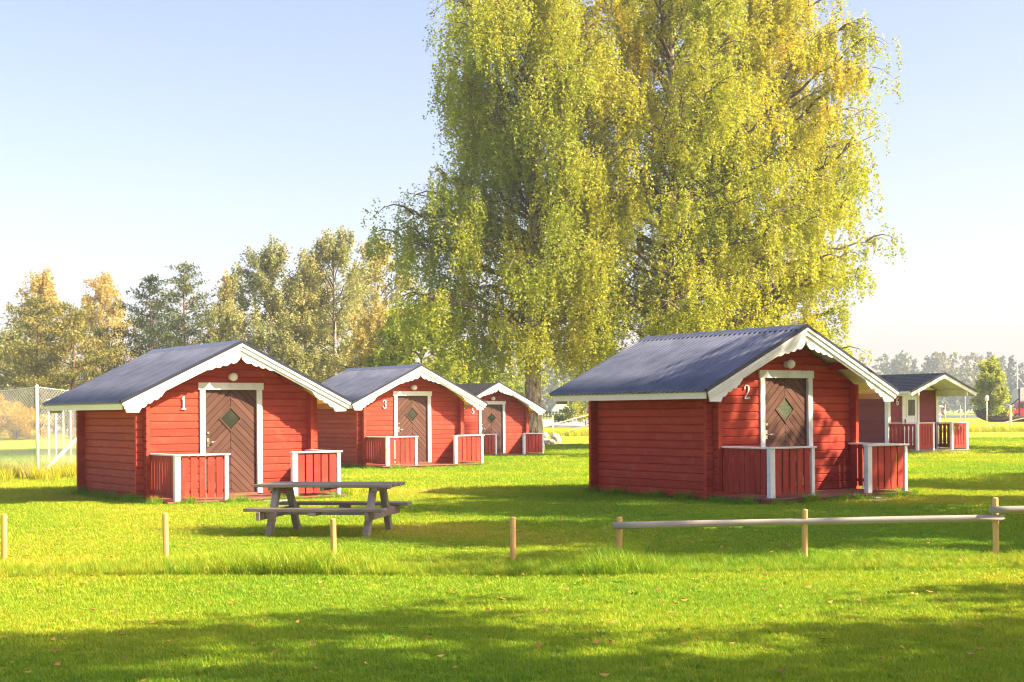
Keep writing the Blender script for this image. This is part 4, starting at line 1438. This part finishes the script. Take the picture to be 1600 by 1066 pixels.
# slim poles on the shore beyond the sixth porch
for k, (u, Z, h, lab) in enumerate([(1500.5, 120, 1.9, 'left one of two slim poles beyond the porch of cabin 6'), (1508, 122, 3.2, 'taller right one of two slim poles beyond the porch of cabin 6'), (1477, 118, 2.0, 'slim dark pole seen beside the life ring')]):
    far_post(u, Z, h, lab, .05, 'grey_paint', 'shore_pole')
# life ring on its stand
x = uZ(1469, 96)
lr = empty('life_ring_stand', (x, 96, gzf(x, 96)), R(10))
tag(lr, 'white stand holding a red and white life ring near cabin 6', 'life ring')
MB().box(-.05, .05, 0, .08, 0, 1.9).build('post', 'white', lr)
ring().build('ring', 'white', lr, 0, True, (0, -.07, 1.55))
for a in (20, 110, 200, 290):
    MB().tube([(.3 * math.cos(R(a + d)), 0, .3 * math.sin(R(a + d))) for d in range(0, 36, 7)], .066, 8).build('band', 'van_red', lr, 0, True, (0, -.07, 1.55))

# ------------------------------------------------------------------ stones and steps before the cabins
def slab(x, y, w, d, h, rz, lab, mat='concrete'):
    o = MB().box(-w / 2, w / 2, -d / 2, d / 2, -.08, h).build('step_stone', mat, None, .02, False, (x, y, gzf(x, y)), (0, 0, rz))
    tag(o, lab, 'stone')


slab(-4.28, 25.75, .62, .36, .04, R(36), 'flat concrete step before the deck of cabin 1')
slab(6.35, 24.25, .5, .3, .035, R(34), 'flat stone step before the deck of cabin 2')
slab(6.2, 23.6, .4, .22, .03, R(20), 'small flat stone in the grass before cabin 2')

# ------------------------------------------------------------------ grass
def clump(seed, n, h, rad, wid, lean):
    rg = np.random.default_rng(seed)
    V = []; F = []
    for i in range(n):
        a = rg.uniform(0, 6.28); r = rad * math.sqrt(rg.uniform())
        x, y = r * math.cos(a), r * math.sin(a)
        hh = h * rg.uniform(.55, 1.15); d = rg.uniform(0, 6.28); l = hh * lean * rg.uniform(.3, 1.3)
        dx, dy = math.cos(d), math.sin(d)
        b = len(V); w = wid * rg.uniform(.7, 1.2)
        px, py = -dy * w / 2, dx * w / 2
        V += [(x - px, y - py, -.01), (x + px, y + py, -.01), (x + dx * l * .35 + px * .8, y + dy * l * .35 + py * .8, hh * .6), (x + dx * l * .35 - px * .8, y + dy * l * .35 - py * .8, hh * .6), (x + dx * l, y + dy * l, hh)]
        F += [(b, b + 1, b + 2, b + 3), (b + 3, b + 2, b + 4)]
    return V, F


def scatter(name, P, rz, sc, tint, clumps, mat, label):
    """one object holding its own clump shapes plus a point per clump; a geometry-node tree plants them"""
    nv = len(P); k = len(clumps)
    V = [tuple(p) for p in P]; F = []; vid = [-1] * nv
    for i, (v, f) in enumerate(clumps):
        b = len(V); V += v; F += [tuple(b + q for q in face) for face in f]; vid += [i] * len(v)
    me = bpy.data.meshes.new(name)
    me.from_pydata(V, [], F)
    me.materials.append(mat)
    tot = len(V); pad = tot - nv
    def att(n, t, arr):
        a = me.attributes.new(n, t, 'POINT'); a.data.foreach_set("value", arr)
    att('vid', 'INT', np.array(vid, np.int32))
    att('pick', 'INT', np.concatenate([rng.integers(0, k, nv), np.zeros(pad)]).astype(np.int32))
    att('rz', 'FLOAT', np.concatenate([rz, np.zeros(pad)]).astype(np.float32))
    att('sc', 'FLOAT', np.concatenate([sc, np.ones(pad)]).astype(np.float32))
    att('tint', 'FLOAT', np.concatenate([tint, np.zeros(pad)]).astype(np.float32))
    o = link(name, me)
    tag(o, label, 'grass', None, 'stuff')
    ng = bpy.data.node_groups.new(name, 'GeometryNodeTree')
    ng.interface.new_socket("Geometry", in_out='INPUT', socket_type='NodeSocketGeometry')
    ng.interface.new_socket("Geometry", in_out='OUTPUT', socket_type='NodeSocketGeometry')
    N = ng.nodes.new; L = ng.links.new
    gi = N('NodeGroupInput'); go = N('NodeGroupOutput')
    def named(n, t):
        a = N('GeometryNodeInputNamedAttribute'); a.data_type = t; a.inputs[0].default_value = n
        return a.outputs[0]
    va = named('vid', 'INT')
    def sep(val):
        c = N('FunctionNodeCompare'); c.data_type = 'INT'; c.operation = 'EQUAL'
        L(va, c.inputs[2]); c.inputs[3].default_value = val
        s = N('GeometryNodeSeparateGeometry'); s.domain = 'POINT'
        L(gi.outputs[0], s.inputs[0]); L(c.outputs[0], s.inputs[1])
        return s.outputs[0]
    pts = sep(-1)
    g2i = N('GeometryNodeGeometryToInstance')
    for i in range(k):
        L(sep(i), g2i.inputs[0])
    ip = N('GeometryNodeInstanceOnPoints')
    L(pts, ip.inputs['Points']); L(g2i.outputs[0], ip.inputs['Instance'])
    ip.inputs['Pick Instance'].default_value = True
    L(named('pick', 'INT'), ip.inputs['Instance Index'])
    cx = N('ShaderNodeCombineXYZ'); L(named('rz', 'FLOAT'), cx.inputs[2])
    er = N('FunctionNodeEulerToRotation'); L(cx.outputs[0], er.inputs[0])
    L(er.outputs[0], ip.inputs['Rotation'])
    L(named('sc', 'FLOAT'), ip.inputs['Scale'])
    L(ip.outputs[0], go.inputs[0])
    md = o.modifiers.new('planting', 'NODES'); md.node_group = ng
    return o


FOOT = [(C1.location, 35.6), (C2.location, 33.8), (C3.location, 35.6), (C5.location, 34.8)]


def clear_of_cabins(x, y, m=0.02):
    ok = np.ones(len(x), bool)
    for (l, yaw) in FOOT:
        a = R(yaw); dx, dy = x - l.x, y - l.y
        lx = dx * math.cos(a) + dy * math.sin(a); ly = -dx * math.sin(a) + dy * math.cos(a)
        ok &= ~((np.abs(lx) < WH + .06 + m) & (ly > -DD - .06 - m) & (ly < LW + .02 + m))
    return ok


tn1 = smooth_noise(101); tn2 = smooth_noise(102)


def lawn_tint(x, y):
    Q = np.stack([x, y, np.zeros_like(x)], -1)
    dry = np.exp(-((x + 1.2) / 1.3) ** 2 - ((y - 19.6) / 1.3) ** 2) + .8 * np.exp(-((x + 3.4) / 1.0) ** 2 - ((y - 25.0) / 1.2) ** 2) + .8 * np.exp(-((x - 6.3) / 1.0) ** 2 - ((y - 22.8) / 1.0) ** 2)
    dry = dry + 1.1 * ss(.5, .95, tn1(Q * np.array([.7, 1.6, 1]) + 31)) + .5 * ss(.35, .8, tn2(Q * 1.3 + 11))
    return .40 + .22 * tn1(Q * .55) + .17 * tn2(Q * 2.1) + .32 * dry + rng.normal(0, .09, len(x))


def lawn():
    xs = []; ys = []; ss_ = []
    for (y0, y1, dens, s) in ((7.6, 12, 380, 1.0), (12, 18, 240, 1.12), (18, 28, 120, 1.35), (28, 45, 36, 1.9), (45, 75, 9, 2.8)):
        area = .40 * (y1 ** 2 - y0 ** 2)
        n = int(area * dens)
        y = np.sqrt(rng.uniform(y0 ** 2, y1 ** 2, n)); x = rng.uniform(-.40, .40, n) * y
        xs.append(x); ys.append(y); ss_.append(np.full(n, s) * rng.uniform(.75, 1.2, n))
    x = np.concatenate(xs); y = np.concatenate(ys); s = np.concatenate(ss_)
    ok = clear_of_cabins(x, y)
    x, y, s = x[ok], y[ok], s[ok]
    P = np.stack([x, y, gz(x, y)], -1)
    cl = [clump(200 + i, 26, .036, .062, .0056, .75) for i in range(5)]
    scatter('lawn_grass', P, rng.uniform(0, 6.28, len(x)), s, np.clip(lawn_tint(x, y), 0, 1), cl, M['grass_blade'], 'short mown grass of the lawn')


lawn()


def tall_grass():
    # unmown strip along the low fence
    n = 5200
    x = rng.uniform(-6.6, 6.2, n); w = rng.normal(0, 1, n)
    c = np.interp(x, [-6, -3, 0, 1.2, 3.5, 6], [14.35, 14.3, 14.05, 13.95, 13.85, 13.8])
    y = c + np.clip(w, -1.4, 2.2) * .36
    hump = .62 + .35 * np.exp(-((x - 1.0) / .5) ** 2) + .25 * np.exp(-((x + .1) / .6) ** 2) + .22 * np.exp(-((x + 2.0) / .8) ** 2) - .12 * ss(-3, -5, x) - .1 * ss(2, 4.5, x) + .25 * np.exp(-((x - 1.0) / .3) ** 2)
    Q3 = np.stack([x, y, x * 0], -1)
    y = y + .16 * tn1(Q3 * 1.6)
    s = .72 * hump * rng.uniform(.45, 1.3, n) * np.where(w > 1.2, .6, 1) * np.clip(.85 + .75 * tn2(Q3 * np.array([2.6, .6, 1])), .62, 1.5)
    P = np.stack([x, y, gz(x, y)], -1)
    t = .36 + .22 * tn1(np.stack([x, y, x * 0], -1) * 1.1) + rng.normal(0, .12, n)
    # weeds round the cabin walls and decks
    xs = []; ys = []; sc = []
    for (l, yaw), dens in zip(FOOT, (1.0, 1.15, .55, .4)):
        a = R(yaw)
        for (p, q, m) in (((-WH, LW), (-WH, 0), 170), ((-WH - .05, 0), (-WH - .05, -DD), 70), ((-WH, -DD - .03), (WH, -DD - .03), 95), ((WH + .05, -DD), (WH + .05, 0), 80)):
            k = int(m * dens)
            u = rng.uniform(0, 1, k)
            lx = p[0] + (q[0] - p[0]) * u; ly = p[1] + (q[1] - p[1]) * u
            nx, ny = (-1, 0) if p[0] == q[0] and p[0] < 0 else ((1, 0) if p[0] == q[0] else (0, -1))
            off = np.abs(rng.normal(0, .16, k)) + .05
            lx = lx + nx * off; ly = ly + ny * off
            xs.append(l.x + lx * math.cos(a) - ly * math.sin(a)); ys.append(l.y + lx * math.sin(a) + ly * math.cos(a))
            sc.append(rng.uniform(.25, .75, k) * (1.15 - off) * (0.6 + .5 * np.sin(u * 11 + l.x) ** 2))
    x2 = np.concatenate(xs); y2 = np.concatenate(ys); s2 = np.concatenate(sc)
    P = np.concatenate([P, np.stack([x2, y2, gz(x2, y2)], -1)])
    s = np.concatenate([s, s2]); t = np.concatenate([t, rng.normal(.16, .1, len(x2))])
    # rough grass below the ball net and along the far lawn edge
    n3 = 900
    x3 = rng.uniform(-17, -9.6, n3); y3 = 37 + rng.normal(0, .8, n3) + np.abs(x3 + 12) * .3
    n4 = 1500
    x4 = rng.uniform(-6, 44, n4); y4 = 96 + rng.normal(0, .9, n4) + x4 * .12
    P = np.concatenate([P, np.stack([x3, y3, gz(x3, y3)], -1), np.stack([x4, y4, gz(x4, y4)], -1)])
    s = np.concatenate([s, rng.uniform(.9, 1.7, n3), rng.uniform(1.0, 2.2, n4)])
    t = np.concatenate([t, rng.normal(.68, .1, n3), rng.normal(.6, .1, n4)])
    cl = [clump(300 + i, 22, .27, .09, .010, .85) for i in range(5)]
    scatter('tall_grass', P, rng.uniform(0, 6.28, len(s)), s, np.clip(t, 0, 1), cl, M['grass_blade'], 'tall unmown grass along the fence and the cabin walls')


tall_grass()


def weeds():
    n = 2400
    y = np.sqrt(rng.uniform(7.8 ** 2, 30 ** 2, n)); x = rng.uniform(-.39, .39, n) * y
    keep = clear_of_cabins(x, y) & (tn2(np.stack([x, y, x * 0], -1) * .8 + 5) > -.1)
    x, y = x[keep], y[keep]
    P = np.stack([x, y, gz(x, y) + .004], -1)
    cl = [clump(400 + i, 11, .034, .03, .026, 2.0) for i in range(4)]
    scatter('lawn_weeds', P, rng.uniform(0, 6.28, len(x)), rng.uniform(.5, 1.15, len(x)), np.clip(rng.normal(.18, .12, len(x)), 0, 1), cl, M['grass_blade'], 'broad leaved weeds and clover among the mown grass')


weeds()

# fallen leaves
def fallen():
    n = 950
    y = np.sqrt(rng.uniform(8 ** 2, 24 ** 2, n)); x = rng.uniform(-.37, .37, n) * y
    V = []; F = []
    for i in range(n):
        a = rng.uniform(0, 6.28); s = rng.uniform(.014, .034); z = gzf(x[i], y[i]) + .035
        b = len(V); ca, sa = math.cos(a), math.sin(a)
        for (p, q, h) in ((-1, 0, .3), (0, -.6, -.1), (1.1, 0, .5), (0, .6, .25)):
            V.append((x[i] + s * (p * ca - q * sa), y[i] + s * (p * sa + q * ca), z + s * h * rng.uniform(.4, 1.4)))
        F.append((b, b + 1, b + 2, b + 3))
    o = link('fallen_leaves', mesh_np('fallen_leaves', V, F, M['dead_leaf']))
    tag(o, 'scattered brown and yellow fallen leaves on the lawn', 'leaves', None, 'stuff')


fallen()


# ------------------------------------------------------------------ the air: thin haze over the whole place
def haze():
    o = MB().box(-1560, 1560, -75, 3060, -4.2, 34).build('haze', 'white', None)
    o.data.materials.clear()
    m = bpy.data.materials.new('haze_air'); m.use_nodes = True
    t = m.node_tree
    t.nodes.remove(t.nodes["Principled BSDF"])
    v = t.nodes.new("ShaderNodeVolumePrincipled")
    v.inputs["Color"].default_value = (0.80, 0.90, 1.0, 1)
    v.inputs["Density"].default_value = HAZE
    v.inputs["Anisotropy"].default_value = 0.0
    t.links.new(v.outputs[0], t.nodes["Material Output"].inputs["Volume"])
    o.data.materials.append(m)
    tag(o, 'thin pale haze in the autumn air', 'haze', None, 'stuff')


HAZE = 0.0005
haze()
